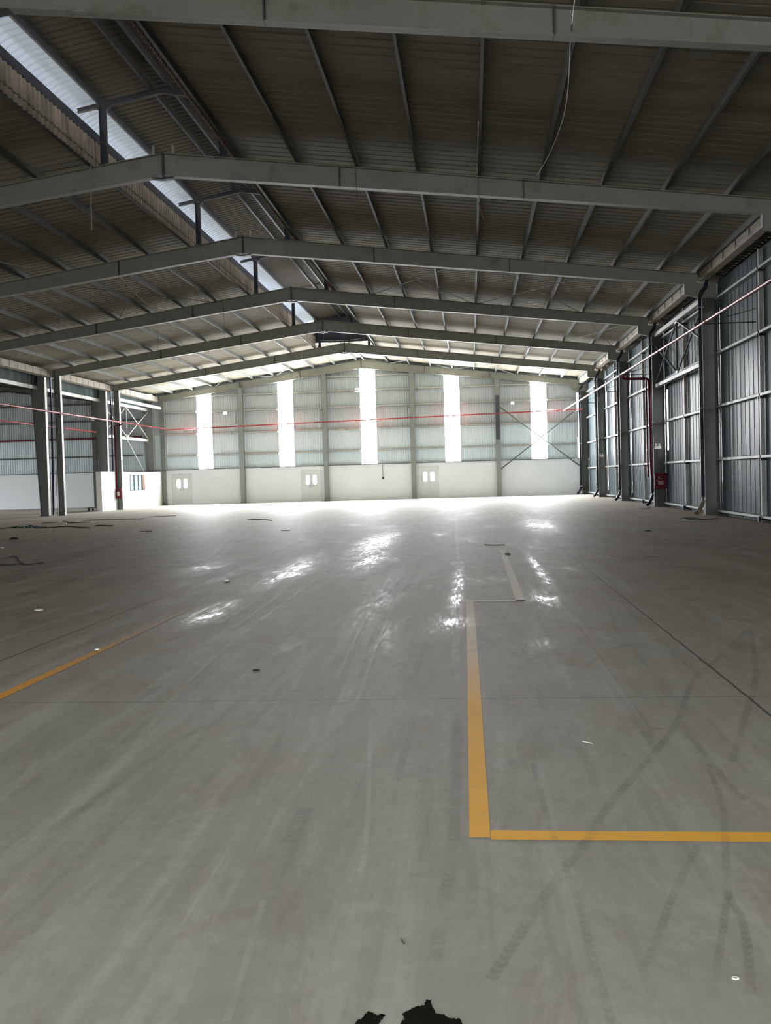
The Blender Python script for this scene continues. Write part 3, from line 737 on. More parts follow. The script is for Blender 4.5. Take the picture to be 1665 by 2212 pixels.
# ------------------------------------------------------------ red sprinkler pipes
o = MB().tube([(6.30, y, 5.36 + (y - 20) * 0.0066 if y > 20 else 5.36) for y in (BACK + 0.3, 10, 20, 27, 35, 43, 51, 59, 66.5, 67.4)], 0.045, 12).build('sprinkler_pipe', 'red_pipe', None, True)
tag(o, 'long red pipe along the right side of the hall, running to the far wall', 'pipe')
for y in (12, 20.5, 26.9, 33.5, 39.5, 46, 52.5, 59): MB().tube([(6.30, y, 5.36 + max(0, y - 20) * 0.0066), (6.30, y + 0.08, 5.36 + max(0, y - 20) * 0.0066)], 0.058, 12).build('coupling', 'red_pipe', o, True)
o = MB().tube([(-21.12, y, 5.34) for y in (BACK + 0.3, 20, 40, 55, 67.3)], 0.045, 12).build('sprinkler_pipe', 'red_pipe', None, True)
tag(o, 'long red pipe along the left columns, running to the far wall', 'pipe')
for y in (44, 50.9, 58, 64): MB().tube([(-21.12, y, 5.34), (-21.12, y + 0.08, 5.34)], 0.06, 12).build('coupling', 'red_pipe', o, True)
o = MB().tube([(x, 67.45, 5.28 + (x + 21.1) * 0.0160) for x in (-21.1, -14, -7, 0, 7.6)], 0.045, 10).build('sprinkler_pipe', 'red_pipe', None, True)
tag(o, 'long thin red pipe crossing the far gable in front of the bright strips', 'pipe')
for x in (-16.9, -5.4, 0.6, 5.9): MB().tube([(x, 67.45, 5.28 + (x + 21.1) * 0.016), (x + 0.06, 67.45, 5.28 + (x + 21.1) * 0.016)], 0.058, 10).build('coupling', 'red_pipe', o)
# brackets from the right columns
for k, zz in ((3, 5.50), (4, 5.52), (5, 5.56), (6, 5.62)):
    Y = FY[k] + 0.45 if k != 3 else 27.70
    xx = 7.5 if k != 3 else 7.8
    Y = FY[k] if k != 3 else 27.70
    t0 = thing('pipe_bracket', 'strut bracket of the right-hand red pipe at the %s' % {3: 'nearest slim wall post', 4: 'hose cabinet column', 5: 'second column from the far corner column', 6: 'column next to the far corner column'}[k], 'bracket', (xx, Y, zz), 'brackets of the right-hand red pipe')
    MB().tube([(6.15, Y, zz - 0.06), (xx, Y, zz - 0.06)], 0.018, 6).build('arm', 'vent_steel', t0)
    MB().tube([(6.35, Y, zz - 0.06), (xx, Y, zz + 0.30)], 0.010, 6).build('stay', 'vent_steel', t0)
# feed to the hose cabinet
Yc = 41.25
t0 = thing('riser_pipe', 'dark red riser pipes coming down the column to the hose cabinet on the right', 'pipe', (7.36, Yc, 1.2))
MB().tube([(6.30, Yc, 5.40), (6.30, Yc, 5.30), (6.42, Yc, 5.26), (7.22, Yc, 5.24), (7.30, Yc, 5.20), (7.33, Yc, 5.10), (7.33, Yc - 0.12, 4.9), (7.34, Yc - 0.12, 1.30)], 0.055, 10).build('main_pipe', 'red', t0, True)
MB().tube([(7.20, Yc - 0.10, 5.24), (7.21, Yc - 0.10, 1.22)], 0.035, 10).build('side_pipe', 'red', t0, True)

def hose_cabinet(x0, x1, y, z0, z1, lab, d=0.20, pale=False):
    t0 = thing('hose_cabinet', lab, 'fire hose cabinet', ((x0 + x1) / 2, y, z0))
    MB().box(x0, x1, y - d, y, z0, z1).build('body', 'red', t0)
    dr = MB().box(x0 + 0.02, x1 - 0.01, y - d - 0.018, y - d, z0 + 0.02, z1 - 0.02).build('door', 'red', t0)
    W, H = x1 - x0, z1 - z0
    yy = y - d - 0.019
    MB().box(x0 + W * 0.17, x0 + W * 0.21, yy - 0.02, yy, z0 + H * 0.50, z0 + H * 0.60).build('latch', 'alu', dr)
    return t0, dr, yy
def lines_of_writing(m, x0, x1, z0, z1, rows, y, seed=1):
    rnd = random.Random(seed); hgt = (z1 - z0) / rows
    for r in range(rows):
        x = x0
        while x < x1 - 0.008:
            w_ = min(rnd.uniform(0.012, 0.035), x1 - x); zb_ = z0 + r * hgt
            m.box(x, x + w_, y - 0.002, y, zb_ + hgt * 0.2, zb_ + hgt * 0.8); x += w_ + 0.008
t0, dr, yy = hose_cabinet(7.48, 7.985, 41.40, 0.72, 1.36, 'red fire hose cabinet with white lettering on the right-wall column', 0.18)
m = MB(); m.box(7.62, 7.70, yy - 0.002, yy, 1.19, 1.225)
lines_of_writing(m, 7.62, 7.81, 1.115, 1.155, 1, yy, 4); lines_of_writing(m, 7.62, 7.83, 0.90, 1.06, 5, yy, 5)
m.build('lettering', 'white_plastic', dr)
t0, dr, yy = hose_cabinet(-21.70, -21.35, 58.97, 0.70, 1.29, 'red fire hose cabinet on the left column in front of the white partition', 0.20)
m = MB(); m.box(-21.60, -21.46, yy - 0.003, yy, 0.86, 1.12); m.build('notice', 'white_plastic', dr)
# red notice board on the partition
o = MB().box(-21.67, -21.64, 59.3, 59.85, 0.72, 1.24).build('notice_board', 'red'); tag(o, 'red framed notice on the white partition wall beside the left hose cabinet', 'notice')
MB().box(-21.64, -21.635, 59.42, 59.72, 0.82, 1.15).build('paper', 'white_plastic', o)

# emergency lights
for (x0, Y, z, lab) in ((7.53, FY[4] - 0.14, 2.36, 'white twin-head emergency light on the column above the red hose cabinet'), (7.53, FY[6] - 0.14, 2.36, 'white twin-head emergency light on the right-wall column near the far gable')):
    t0 = thing('emergency_light', lab, 'emergency light', (x0 + 0.13, Y, z))
    MB().box(x0, x0 + 0.27, Y - 0.02, Y + 0.06, z, z + 0.13).box(x0 + 0.02, x0 + 0.25, Y + 0.06, Y + 0.135, z + 0.03, z + 0.10).build('battery_box', 'white_plastic', t0)
    for dx in (0.06, 0.19):
        MB().tube([(x0 + dx, Y + 0.03, z + 0.19), (x0 + dx, Y - 0.05, z + 0.18)], 0.04, 10).build('lamp_head', 'white_plastic', t0)
        MB().tube([(x0 + dx, Y + 0.02, z + 0.13), (x0 + dx, Y + 0.02, z + 0.17)], 0.012, 6).build('stem', 'dark_plastic', t0)

# ------------------------------------------------------------ left: column rows and the neighbouring hall
lab7 = {2: 'second bay from the camera', 3: 'third bay from the camera', 4: 'fourth bay from the camera', 5: 'nearest of those in view', 6: 'in front of the white partition', 7: 'against the far gable'}
for k in range(2, 8):
    Y = FY[k]
    t0 = thing('steel_column', 'slim grey column with pale edge, left row, ' + lab7[k], 'column', (-21.53, Y, 0), 'slim columns on the left')
    zt = zbot(-21.37)
    MB().box(-21.68, -21.385, Y - 0.006, Y + 0.006, 0.02, zt).box(-21.69, -21.675, Y - 0.11, Y + 0.11, 0.02, ztop(-21.68)).box(-21.385, -21.37, Y - 0.11, Y + 0.11, 0.02, zt).build('shaft', 'post', t0)
    MB().box(-21.369, -21.365, Y - 0.11, Y + 0.11, 0.02, zt).build('lit_flange_face', 'steel_light', t0)['label'] = 'inner flange, coloured as if lit'  # thin paler plate: light falling on this flange is put into colour
    MB().box(-21.72, -21.34, Y - 0.14, Y + 0.14, 0, 0.02).build('base_plate', 'steel', t0)
    # tapered column of the neighbouring hall
    t0 = thing('tapered_column', 'tapered dark grey column of the neighbouring hall, ' + lab7[k], 'column', (-22.4, Y, 0), 'tapered columns on the left')
    m = MB().prism([(-22.66, 0.02), (-22.25, 0.02), (-22.21, 7.5), (-22.98, 7.5)], 'y', Y - 0.006, Y + 0.006)
    m.prism([(-22.675, 0.02), (-22.66, 0.02), (-22.98, 7.5), (-22.995, 7.5)], 'y', Y - 0.12, Y + 0.12)
    m.build('shaft', 'post', t0)
    MB().prism([(-22.25, 0.02), (-22.235, 0.02), (-22.195, 7.5), (-22.21, 7.5)], 'y', Y - 0.12, Y + 0.12).build('inner_flange', 'steel_light', t0)
    MB().box(-22.75, -22.2, Y - 0.15, Y + 0.15, 0, 0.02).build('base_plate', 'steel', t0)
    if k < 7:
        t0 = thing('downpipe', 'dark blue downpipe between the paired left columns, ' + lab7[k], 'downpipe', (-22.0, Y, 0), 'downpipes on the left')
        MB().tube([(-21.93, Y, 7.28), (-21.93, Y, 5), (-22.03 if k < 6 else -21.95, Y, 0.3 if k < 6 else 2.5), (-22.03 if k < 6 else -21.95, Y, 0.02 if k < 6 else 2.38)], 0.055, 10).build('pipe', 'blue_pipe', t0, True)
        MB().box(-22.18, -21.70, Y - 0.07, Y - 0.05, 4.62, 4.66).build('clip', 'steel_light', t0)
        o = MB().tube([(-22.10, Y - 0.03, 7.0), (-22.12, Y - 0.03, 0.02 if k < 6 else 2.38)], 0.018, 8).tube([(-21.78, Y - 0.03, 7.1), (-21.80, Y - 0.03, 0.02 if k < 6 else 2.38)], 0.018, 8).build('conduit_pair', 'steel_light')
        tag(o, 'pair of thin pale conduits between the paired left columns, ' + lab7[k], 'conduit', 'conduits on the left')
    # rafter of the neighbouring hall
    if k == 7: Y -= 0.3
    m = MB().prism([(-23.0, 7.62), (-45, 7.60 + 0.135 * 22.1), (-45, 7.2 + 0.13 * 22.1), (-23.0, 7.0)], 'y', Y - 0.006, Y + 0.006)
    m.prism([(-23.0, 7.0), (-45, 7.2 + 0.13 * 22.1), (-45, 7.18 + 0.13 * 22.1), (-23.0, 6.98)], 'y', Y - 0.1, Y + 0.1)
    tag(m.build('hall_rafter', 'steel'), 'dark rafter of the neighbouring hall beyond the tapered column, ' + lab7[k], 'rafter', 'rafters of the neighbouring hall')
# valley gutter, one run per bay
bl = {1: 'far outside the left edge', 2: 'outside the left edge', 3: 'mostly outside the left edge', 4: 'nearest run in view', 5: 'middle run in view', 6: 'last run by the far gable'}
for k in range(2, 7):
    y0, y1 = FY[k] + 0.12, FY[k + 1] - 0.12
    t0 = thing('valley_gutter', 'pale valley gutter over the left columns, ' + bl[k], 'gutter', (-21.9, y0, 7.3), 'valley gutters on the left')
    MB().box(-22.15, -22.14, y0, y1, 7.30, 7.62).box(-21.76, -21.75, y0, y1, 7.30, 7.62).box(-22.15, -21.75, y0, y1, 7.29, 7.30).build('trough', 'gutter', t0)
    y = y0 + 0.4
    while y < y1: MB().box(-21.75, -21.74, y, y + 0.03, 7.30, 7.58).build('hanger', 'steel', t0); y += 0.85
    o = MB().sheet([[(-22.60 + (0.02 if (i % 4) in (1, 2) else 0), y0 + (y1 - y0) * i / 40, z) for i in range(41)] for z in (6.84, 7.85)]).build('valley_sheet', 'valley_sheet')
    tag(o, 'dark green sheet panel below the valley gutter, ' + bl[k], 'sheet panel', 'valley side sheets')
    o = MB().box(-22.66, -22.56, y0, y1, 6.66, 6.84).build('eaves_beam', 'steel_light'); tag(o, 'pale horizontal beam between the tapered columns, ' + bl[k], 'beam', 'eaves beams on the left')
o = MB().box(-21.55, -21.47, FY[6] + 0.1, 67.6, 6.72, 6.89).build('tie_beam', 'steel_light'); tag(o, 'bright horizontal beam from the column before the white partition to the far gable', 'beam')
t0 = thing('wall_bracing', 'pale crossed struts and lower beam above the white partition on the left', 'wall bracing', (-22.6, 63.6, 4.6))
YA, YB, YM = FY[6] + 0.1, 67.9, 63.55
MB().box(-22.66, -22.56, YA, YB, 4.52, 4.70).build('lower_beam', 'steel_light', t0)
for p, q in (((YM, 6.65), (YM, 4.7)), ((YM, 6.65), (YA, 4.7)), ((YM, 6.65), (YB, 4.7)), ((YA, 6.6), (YM, 4.7)), ((YB, 6.6), (YM, 4.7)), ((YM, 4.5), (YB, 1.6))):
    MB().tube([(-22.55, p[0], p[1]), (-22.55, q[0], q[1])], 0.028, 6).build('strut', 'steel_light', t0)
MB().box(-22.56, -22.50, YM - 0.25, YM + 0.25, 4.62, 4.80).build('node_plate', 'steel_light', t0)

struct(MB().box(-22.95, -22.10, BACK, 68.3, 7.86, 7.88).build('trim_4', 'valley_sheet'), 'sheet closing the valley between the two roofs')
# partition wall with its window
m = MB(); X0, X1 = -22.03, -21.71
m.box(X0, X1, 56.5, 61.35, 0, 2.36).box(X0, X1, 64.27, 68.0, 0, 2.36).box(X0, X1, 61.35, 64.27, 0, 1.13).box(X0, X1, 61.35, 64.27, 2.17, 2.36)
struct(m.build('wall_partition', 'partition'), 'low bright white partition wall with a window on the left')
o = MB().box(X1 - 0.06, X1 + 0.01, 61.35, 64.27, 1.13, 1.17).box(X1 - 0.06, X1 + 0.01, 61.35, 64.27, 2.11, 2.17).box(X1 - 0.06, X1 + 0.01, 61.35, 61.50, 1.13, 2.17).box(X1 - 0.06, X1 + 0.01, 64.15, 64.27, 1.13, 2.17).build('window_6', 'dark_plastic'); struct(o, 'sliding window in the white partition')
for y in (62.25, 63.05, 63.75): MB().box(X1 - 0.05, X1 + 0.0, y - 0.05, y + 0.05, 1.17, 2.11).build('sash', 'dark_plastic', o)
MB().box(X1 - 0.045, X1 - 0.035, 61.42, 63.75, 1.17, 2.12).build('pane', 'lit_view_pane', o)
MB().box(X1 - 0.04, X1 + 0.015, 63.80, 64.2, 1.15, 2.14).build('shutter', 'wood', o)

# far-hall red pipes
o = MB().tube([(-45, 67.6, 4.86), (-22.9, 67.6, 4.86)], 0.06, 10).build('sprinkler_pipe', 'red', None, True); tag(o, 'dark red horizontal pipe on the neighbouring hall gable', 'pipe')
o = MB().tube([(-25.9, 34, 5.3), (-25.6, 50, 5.24), (-25.4, 64, 5.2), (-25.2, 67.4, 5.1)], 0.05, 10).build('sprinkler_pipe', 'red_pipe', None, True); tag(o, 'red pipe running along the neighbouring hall behind the tapered columns', 'pipe')
o = MB().tube([(-21.12, 58.85, 5.30), (-21.3, 58.85, 5.18), (-21.64, 58.85, 5.14), (-21.65, 58.85, 1.30)], 0.045, 10).build('riser_pipe', 'red', None, True); tag(o, 'red riser pipe down to the left hose cabinet', 'pipe')

# left and rear enclosure
struct(wall_sheet('y', -45.9, corr_profile(BACK, 68.3, 0.4, 0.15, 0.04, 0.035), 0, lambda y: zadj(-45.9) + 0.1, [(44, 62, 0, 6.5)], 'wall_left', 'gable'))  # unseen opening added in this wall so sky reaches the neighbouring gable
m = MB()
m.box(-46, DOOR_X0, BACK - 0.1, BACK, 0, 14).box(DOOR_X1, 8.5, BACK - 0.1, BACK, 0, 14).box(DOOR_X0, DOOR_X1, BACK - 0.1, BACK, DOOR_H, 14)
struct(m.build('wall_front', 'gable'), 'wall behind the camera around the open entrance')

# ------------------------------------------------------------ hanging cables
def wire(pts, r, lab, mat='cable', cat='cable', n=6):
    # smooth by Catmull-Rom
    P = [Vector(p) for p in pts]; out = []
    for i in range(len(P) - 1):
        p0, p1, p2, p3 = P[max(i - 1, 0)], P[i], P[i + 1], P[min(i + 2, len(P) - 1)]
        for q in range(6):
            u = q / 6; out.append(0.5 * ((2 * p1) + (-p0 + p2) * u + (2 * p0 - 5 * p1 + 4 * p2 - p3) * u * u + (-p0 + 3 * p1 - 3 * p2 + p3) * u ** 3))
    out.append(P[-1])
    o = MB().tube(out, r, n).build('hanging_cable' if cat == 'cable' else cat.replace(' ', '_'), mat, None, True)
    return tag(o, lab, cat)
wire([(1.50, 12.5, 7.75), (1.537, 13.5, 7.80), (1.736, 16, 8.284), (1.863, 17.5, 8.372), (1.949, 19, 8.366), (1.914, 20.3, 8.295), (1.772, 21.5, 8.176), (1.617, 22.6, 8.151)], 0.010, 'long pale cable drooping under the right slope between the two nearest rafters')
wire([(-9.10, 23.85, 9.42), (-9.12, 23.82, 9.30), (-9.14, 23.82, 8.6), (-9.152, 23.82, 7.80)], 0.014, 'straight white cable hanging beside the second rafter, left of the ridge')
wire([(0.33, 20.2, 8.62), (0.33, 22.0, 8.60), (0.34, 23.95, 8.75), (0.35, 23.9, 8.3), (0.37, 23.9, 7.95)], 0.010, 'pale cable running along a purlin and dropping over the second rafter')
t_ = wire([(0.36, 23.9, 8.0), (0.40, 23.88, 7.80), (0.45, 23.88, 7.62)], 0.022, 'short brown cable end with a black joint dangling below the second rafter', 'brown_wire')
wire([(-14.3, 25.0, 8.66), (-14.5 * 0.84 - 2.2, 26.7, 8.45), (-14.2, 28.8, 8.40), (-13.9, 30.8, 8.55), (-13.7, 32.0, 8.6)], 0.009, 'thin pale wire sagging under the left slope before the third rafter')
wire([(-12.3, 34.6, 8.95), (-12.25, 36.0, 8.60), (-12.1, 37.2, 8.35), (-11.8, 38.2, 8.28)], 0.009, 'thin pale wire sagging under the left slope between the third and fourth rafters')
for (x, y, z0, z1, lab) in ((-10.3, FY[4] - 0.119, 9.2, 7.6, 'thin wire hanging straight down at the fourth rafter, left of the ridge'), (-13.2, FY[4] - 0.119, 8.8, 7.3, 'thin wire hanging straight down at the fourth rafter, further left'), (-2.6, FY[2] - 0.119, 9.0, 7.6, 'thin reddish wire hanging at the second rafter, right of the ridge'), (-11.6, FY[6] - 0.119, 9.0, 7.6, 'thin wire hanging at the sixth rafter, left of the ridge')):
    wire([(x, y, z0), (x + 0.02, y, (z0 + z1) / 2), (x, y, z1)], 0.008, lab, 'brown_wire')
wire([(-9.6, 53.5, 9.3), (-8.3, 54.5, 9.25), (-6.9, 55.3, 9.28), (-5.6, 56, 9.5)], 0.010, 'pale wire sagging across the ridge beyond the fifth rafter')

# ------------------------------------------------------------ floor markings
def strip(pts, name, mat, lab, z=0.002):
    o = MB().poly([(x, y, z) for x, y in pts]).build(name, mat); return tag(o, lab, 'floor marking', 'painted floor lines')
def strip_obj(name, mat, pts, parent, z=0.002): return MB().poly([(x, y, z) for x, y in pts]).build(name, mat, parent)
strip([(-0.045, 4.05), (0.042, 4.05), (0.022, 7.8), (-0.010, 11.9), (-0.100, 11.9), (-0.069, 7.8)], 'floor_line', 'fading', 'yellow and fading painted line running away from the camera in the middle')
strip([(0.045, 4.022), (5.5, 3.95), (5.5, 4.06), (0.045, 4.132)], 'floor_line', 'yellow', 'yellow painted line crossing towards the right edge, nearest the camera')
strip([(-0.01, 11.70), (0.60, 11.64), (0.60, 11.78), (-0.01, 11.84)], 'floor_line', 'pale_paint', 'short faded line joining the two pale lengthwise lines')
strip([(0.49, 11.72), (0.60, 11.70), (0.64, 19.7), (0.53, 19.8)], 'floor_line', 'pale_paint', 'faded pale lengthwise line beyond the short cross line')
strip([(-3.50, 4.5), (-3.40, 4.5), (-3.37, 7.9), (-3.36, 11.6), (-3.44, 11.6), (-3.47, 7.9)], 'floor_line', 'fading_left', 'orange-yellow painted line at the left edge of the photo')
strip([(1.00, 5.8), (1.08, 5.8), (1.07, 10.2), (1.01, 10.2)], 'floor_line', 'ghost_paint', 'almost vanished lengthwise line right of the middle yellow line')

# tyre marks -------------------------------------------------
def ribbon(m, pix, width, z):
    P = [fl(*p) for p in pix]; out = []
    for i in range(len(P) - 1):
        p0, p1, p2, p3 = P[max(i - 1, 0)], P[i], P[i + 1], P[min(i + 2, len(P) - 1)]
        for q in range(8):
            u = q / 8; out.append(0.5 * ((2 * p1) + (-p0 + p2) * u + (2 * p0 - 5 * p1 + 4 * p2 - p3) * u * u + (-p0 + 3 * p1 - 3 * p2 + p3) * u ** 3))
    out.append(P[-1]); i0 = len(m.v); L = 0
    if m.uv is None: m.uv = []
    for k, p in enumerate(out):
        d = (out[min(k + 1, len(out) - 1)] - out[max(k - 1, 0)]); d.z = 0; d.normalize(); nrm = Vector((-d.y, d.x, 0)) * width / 2
        if k: L += (p - out[k - 1]).length
        m.v += [(p.x + nrm.x, p.y + nrm.y, z), (p.x - nrm.x, p.y - nrm.y, z)]; m.uv += [(0, L), (1, L)]
        if k: m.f.append((i0 + 2 * k - 2, i0 + 2 * k - 1, i0 + 2 * k + 1, i0 + 2 * k))
md = MB(); z = 0.0030
for pix, wd in (([(1627, 1351), (1552, 1421), (1497, 1471), (1462, 1561), (1382, 1662), (1311, 1745), (1266, 1820), (1211, 1891), (1141, 1991), (1061, 2116)], 0.050),
                ([(1507, 1825), (1452, 1941), (1422, 2021), (1392, 2091)], 0.035),
                ([(1527, 1650), (1560, 1740), (1567, 1836), (1572, 1931), (1607, 2001), (1622, 2151)], 0.035),
                ([(1572, 1931), (1552, 2066), (1532, 2151)], 0.030),
                ([(1151, 1650), (1181, 1765), (1241, 1931), (1281, 2076), (1321, 2212)], 0.035),
                ([(1622, 1361), (1632, 1461), (1607, 1556), (1582, 1647)], 0.05),
                ([(1472, 1561), (1532, 1647), (1610, 1730)], 0.05),
                ([(434, 1571), (350, 1625), (274, 1678), (190, 1740), (120, 1800)], 0.06),
                ([(660, 1745), (640, 1790), (622, 1825)], 0.09),
                ([(900, 1540), (870, 1640), (855, 1690)], 0.05),
                ([(985, 1560), (985, 1700), (975, 1850), (950, 2000), (940, 2080)], 0.06),
                ([(1400, 1390), (1330, 1400), (1260, 1440)], 0.06),
                ([(250, 1175), (120, 1215), (0, 1260)], 0.5), ([(430, 1172), (200, 1240), (0, 1300)], 0.25)):
    ribbon(md, pix, wd, z); z += 0.0002
o = md.build('tyre_marks', 'tyre_dark'); o['kind'] = 'stuff'; tag(o, 'dark curved tyre marks across the concrete floor', 'tyre marks')
md = MB(); z = 0.0070
for pix, wd in (([(573, 1120), (528, 1155), (464, 1210)], 0.10), ([(560, 1122), (512, 1155), (440, 1215)], 0.08),
                ([(693, 1095), (660, 1113), (646, 1135), (653, 1170)], 0.10), ([(705, 1095), (672, 1113), (668, 1135), (680, 1160)], 0.10),
                ([(200, 1750), (120, 1835), (35, 1915)], 0.025), ([(160, 1745), (80, 1810), (0, 1870)], 0.02), ([(480, 1860), (420, 1960), (350, 2060)], 0.015),
                ([(800, 1560), (795, 1750), (780, 1900)], 0.03), ([(570, 1950), (520, 2120), (490, 2212)], 0.03), ([(740, 1210), (500, 1390), (300, 1600)], 0.05),
                ([(985, 1110), (990, 1250), (985, 1400), (985, 1500)], 0.09), ([(1240, 1095), (1150, 1140), (1100, 1185)], 0.12), ([(880, 1215), (820, 1320), (740, 1520)], 0.10),
                ([(860, 1215), (800, 1320), (720, 1480)], 0.03), ([(1050, 1190), (1030, 1280)], 0.12), ([(905, 1205), (845, 1320), (770, 1520)], 0.03),
                ([(700, 1160), (600, 1260), (470, 1350)], 0.10), ([(720, 1165), (625, 1265), (500, 1360)], 0.05)):
    ribbon(md, pix, wd, z); z += 0.0002
o = md.build('dust_sheen_tracks', 'tyre_light'); o['kind'] = 'stuff'; tag(o, 'pale dusty wheel tracks with painted wet sheen streaking along the floor', 'wheel tracks')

# puddles
def puddle(pix, lab):
    rnd = random.Random(3); P = [fl(*p) for p in pix]; out = []
    for i in range(len(P)):
        a, b = P[i], P[(i + 1) % len(P)]
        for q in range(5):
            c = a.lerp(b, q / 5); out.append((c.x + rnd.uniform(-.0035, .0035), c.y + rnd.uniform(-.0045, .0045)))
    tag(MB().poly([(x, y, 0.0015) for x, y in out]).build('puddle', 'puddle'), lab, 'puddle')
puddle([(770, 2240), (768, 2205), (778, 2202), (785, 2196), (796, 2184), (803, 2190), (812, 2193), (826, 2192), (831, 2196), (822, 2206), (815, 2240)], 'small dark wet patch at the bottom edge, left of the larger one')
puddle([(860, 2250), (866, 2205), (874, 2203), (868, 2194), (876, 2185), (900, 2176), (915, 2172), (921, 2160), (930, 2161), (934, 2174), (940, 2190), (958, 2192), (972, 2200), (995, 2202), (999, 2212), (985, 2250)], 'larger dark wet patch with ragged edge at the bottom of the photo')

# ------------------------------------------------------------ things on the floor
def ground_wire(pix, r, lab, mat, name, cat):
    pts = [fl(*p) for p in pix]
    for p in pts: p.z = r + 0.001
    P = pts; out = []
    for i in range(len(P) - 1):
        p0, p1, p2, p3 = P[max(i - 1, 0)], P[i], P[i + 1], P[min(i + 2, len(P) - 1)]
        for q in range(6):
            u = q / 6; out.append(0.5 * ((2 * p1) + (-p0 + p2) * u + (2 * p0 - 5 * p1 + 4 * p2 - p3) * u * u + (-p0 + 3 * p1 - 3 * p2 + p3) * u ** 3))
    out.append(P[-1])
    tag(MB().tube(out, r, 6).build(name, mat, None, True), lab, cat)
ground_wire([(-20, 1222), (0, 1210), (22, 1203), (36, 1203), (42, 1212), (46, 1217)], 0.0074, 'thin loop of green rope lying at the left edge', 'green_rope', 'rope', 'rope')
ground_wire([(-20, 1220), (10, 1221), (30, 1221), (46, 1217), (56, 1220), (75, 1219), (94, 1216)], 0.0099, 'dark green rope end trailing right at the left edge', 'green_rope', 'rope', 'rope')
ground_wire([(-10, 1143), (20, 1141), (45, 1139), (55, 1137), (68, 1136), (78, 1140), (100, 1141), (130, 1139), (155, 1138), (175, 1140), (195, 1141)], 0.0186, 'long tangled green rope across the floor in front of the left columns', 'green_rope', 'rope', 'rope')
rnd = random.Random(5)
for i in range(2):
    ground_wire([(25 + rnd.uniform(-4, 4) + j * 9 - i * 3, 1138.5 + 1.8 * math.sin(j * 1.9 + i * 2)) for j in range(9)], 0.0161, 'loose %s coil of green netting rope on the tangled heap by the left edge' % ('upper', 'lower')[i], 'green_rope', 'rope', 'rope')
ground_wire([(205, 1137), (222, 1136), (243, 1137)], 0.0217, 'short dark rope piece right of the tangled green rope', 'hose', 'rope', 'rope')
ground_wire([(90, 1131), (120, 1129), (140, 1127), (155, 1129), (175, 1126), (200, 1124), (260, 1122.5), (310, 1121), (320, 1117.5), (345, 1116), (380, 1114.5)], 0.0136, 'long thin dark cable lying from the left columns towards the white partition', 'hose', 'cable', 'cable')
ground_wire([(140, 1131), (165, 1130), (195, 1128)], 0.0136, 'short dark cable beside the long one by the left columns', 'hose', 'cable', 'cable')
ground_wire([(535, 1124), (555, 1123), (575, 1123.5), (587, 1125)], 0.0155, 'short dark cable on the floor in front of the second bright strip', 'hose', 'cable', 'cable')
ground_wire([(1472, 1121), (1485, 1123.5), (1505, 1123), (1520, 1121.5), (1505, 1119.8), (1485, 1119.6), (1473, 1120.5)], 0.0124, 'loop of grey-green hose beside the largest right column', 'hose', 'hose', 'hose')
ground_wire([(1515, 1122.5), (1535, 1122), (1552, 1119.5)], 0.0087, 'hose tail by the foot of the largest right column', 'hose', 'hose', 'hose')
ground_wire([(1380, 1099), (1392, 1099.5), (1404, 1098.5)], 0.0093, 'thin hose end by the downpipe of the cabinet column', 'hose', 'hose', 'hose')
ground_wire([(1046, 1177), (1070, 1178), (1090, 1177)], 0.0074, 'thin reddish stick lying in front of the faded line', 'brown_wire', 'stick', 'stick')
ground_wire([(1091, 1198), (1102, 1198)], 0.0124, 'small dark stick beside the far faded line', 'dark_litter', 'stick', 'stick')
ground_wire([(1258, 1602), (1268, 1604), (1280, 1606)], 0.0014, 'pale plastic sliver on the floor above the yellow cross line', 'paper', 'sliver', 'litter')
ground_wire([(866, 2030), (870, 2037), (874, 2041)], 0.0022, 'tiny grey screw on the floor left of the middle line end', 'hose', 'screw', 'screw')
def lump(px, py, s, h, lab, mat, name, cat, seed=1):
    c = fl(px, py); rnd = random.Random(seed); n = 9; m = MB(); rows = []
    for r_, zz in ((1.0, 0.0), (0.95, 0.45), (0.55, 0.9), (0.05, 1.0)):
        row = []
        for j in range(n):
            a = 2 * math.pi * j / n; q = s * r_ * (0.75 + 0.5 * random.Random(seed * 31 + j).random())
            row.append((c.x + q * math.cos(a), c.y + q * 1.2 * math.sin(a), 0.001 + zz * h))
        row.append(row[0]); rows.append(row)
    tag(m.sheet(rows).build(name, mat), lab, cat)
lump(615, 1146, 0.15, 0.022, 'crumpled white paper on the floor left of the wheel tracks', 'paper', 'crumpled_paper', 'litter', 2)
lump(30, 1165, 0.12, 0.06, 'dark scrap on the floor near the left edge', 'dark_litter', 'scrap', 'litter', 3)
lump(314, 1148, 0.18, 0.02, 'flat dark scrap on the floor below the white partition', 'dark_litter', 'scrap', 'litter', 4)
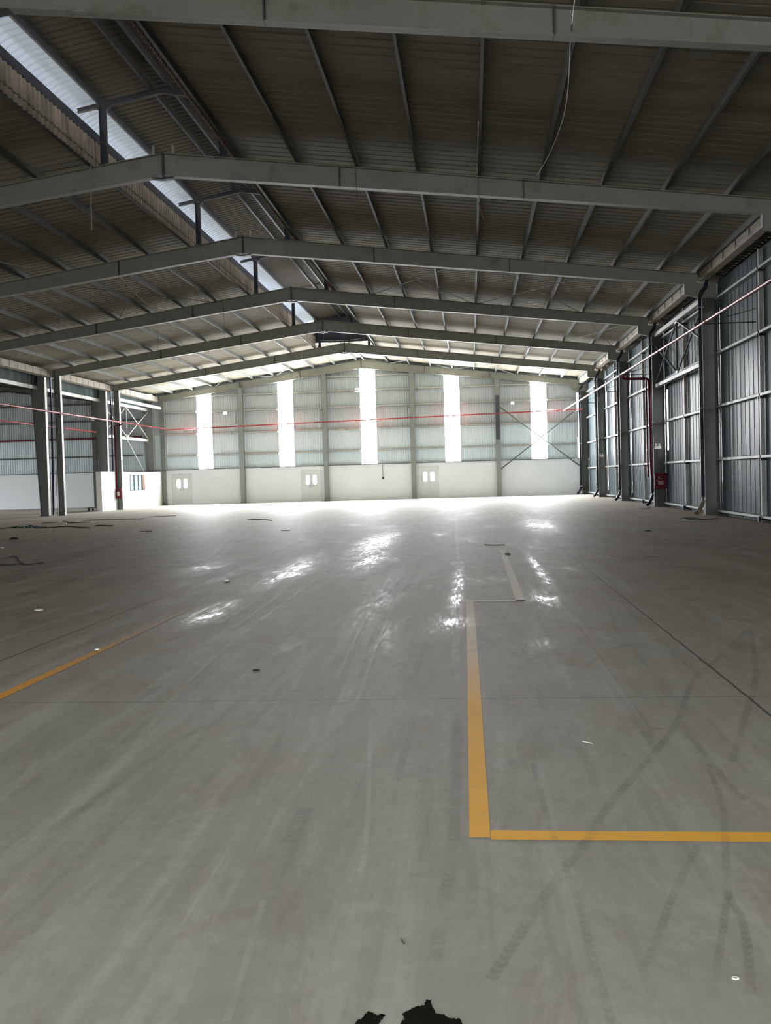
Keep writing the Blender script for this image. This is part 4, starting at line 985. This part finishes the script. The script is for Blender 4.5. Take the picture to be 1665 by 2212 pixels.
lump(490, 1255, 0.05, 0.03, 'small pale pebble below the leftmost bright patch on the floor', 'paper', 'pebble', 'pebble', 5)
lump(85, 1318, 0.05, 0.012, 'small bluish paper scrap on the floor at far left', 'paper', 'paper_scrap', 'litter', 6)
lump(210, 1404, 0.02, 0.012, 'tiny white chip beside the left yellow line', 'paper', 'chip', 'litter', 7)
lump(553, 1448, 0.028, 0.008, 'small dark smear of grease left of centre', 'dark_litter', 'grease_spot', 'stain', 8)
lump(5, 1184, 0.05, 0.03, 'tiny white scrap at the left edge above the rope loop', 'paper', 'paper_scrap', 'litter', 9)
lump(1398, 1147, 0.09, 0.02, 'dark scrap on the floor before the right wall', 'dark_litter', 'scrap', 'litter', 10)
lump(129, 1128.5, 0.10, 0.05, 'small white scrap by the cable near the left columns', 'paper', 'paper_scrap', 'litter', 11)
lump(141, 1132, 0.10, 0.04, 'second small white scrap lying lower by the left cable', 'paper', 'paper_scrap', 'litter', 12)
# metal tag with ring, lower right
c = fl(1588, 2114)
m = MB(); n = 16
for j in range(n):
    a0, a1 = 2 * math.pi * j / n, 2 * math.pi * (j + 1) / n
    def q(a, r): return (c.x + 0.011 * r * math.cos(a), c.y + 0.008 * r * math.sin(a))
    for z_ in (0.003,):
        m.poly([(*q(a0, 0.55), z_), (*q(a0, 1), z_), (*q(a1, 1), z_), (*q(a1, 0.55), z_)])
        m.poly([(*q(a0, 1), 0.0005), (*q(a1, 1), 0.0005), (*q(a1, 1), z_), (*q(a0, 1), z_)])
tag(m.build('ring_washer', 'paper'), 'small pale ring-shaped scrap on the floor at lower right', 'litter')
# low trolley wheels by the partition
t0 = thing('hand_pallet', 'small dark wheeled dolly by the end of the white partition', 'dolly', (-22.9, 58.3, 0))
MB().box(-23.3, -22.55, 58.1, 58.5, 0.16, 0.21).build('deck', 'wood', t0)
for x in (-23.2, -22.95, -22.65):
    MB().tube([(x - 0.03, 58.18, 0.08), (x + 0.03, 58.18, 0.08)], 0.08, 12).build('wheel', 'dark_plastic', t0)
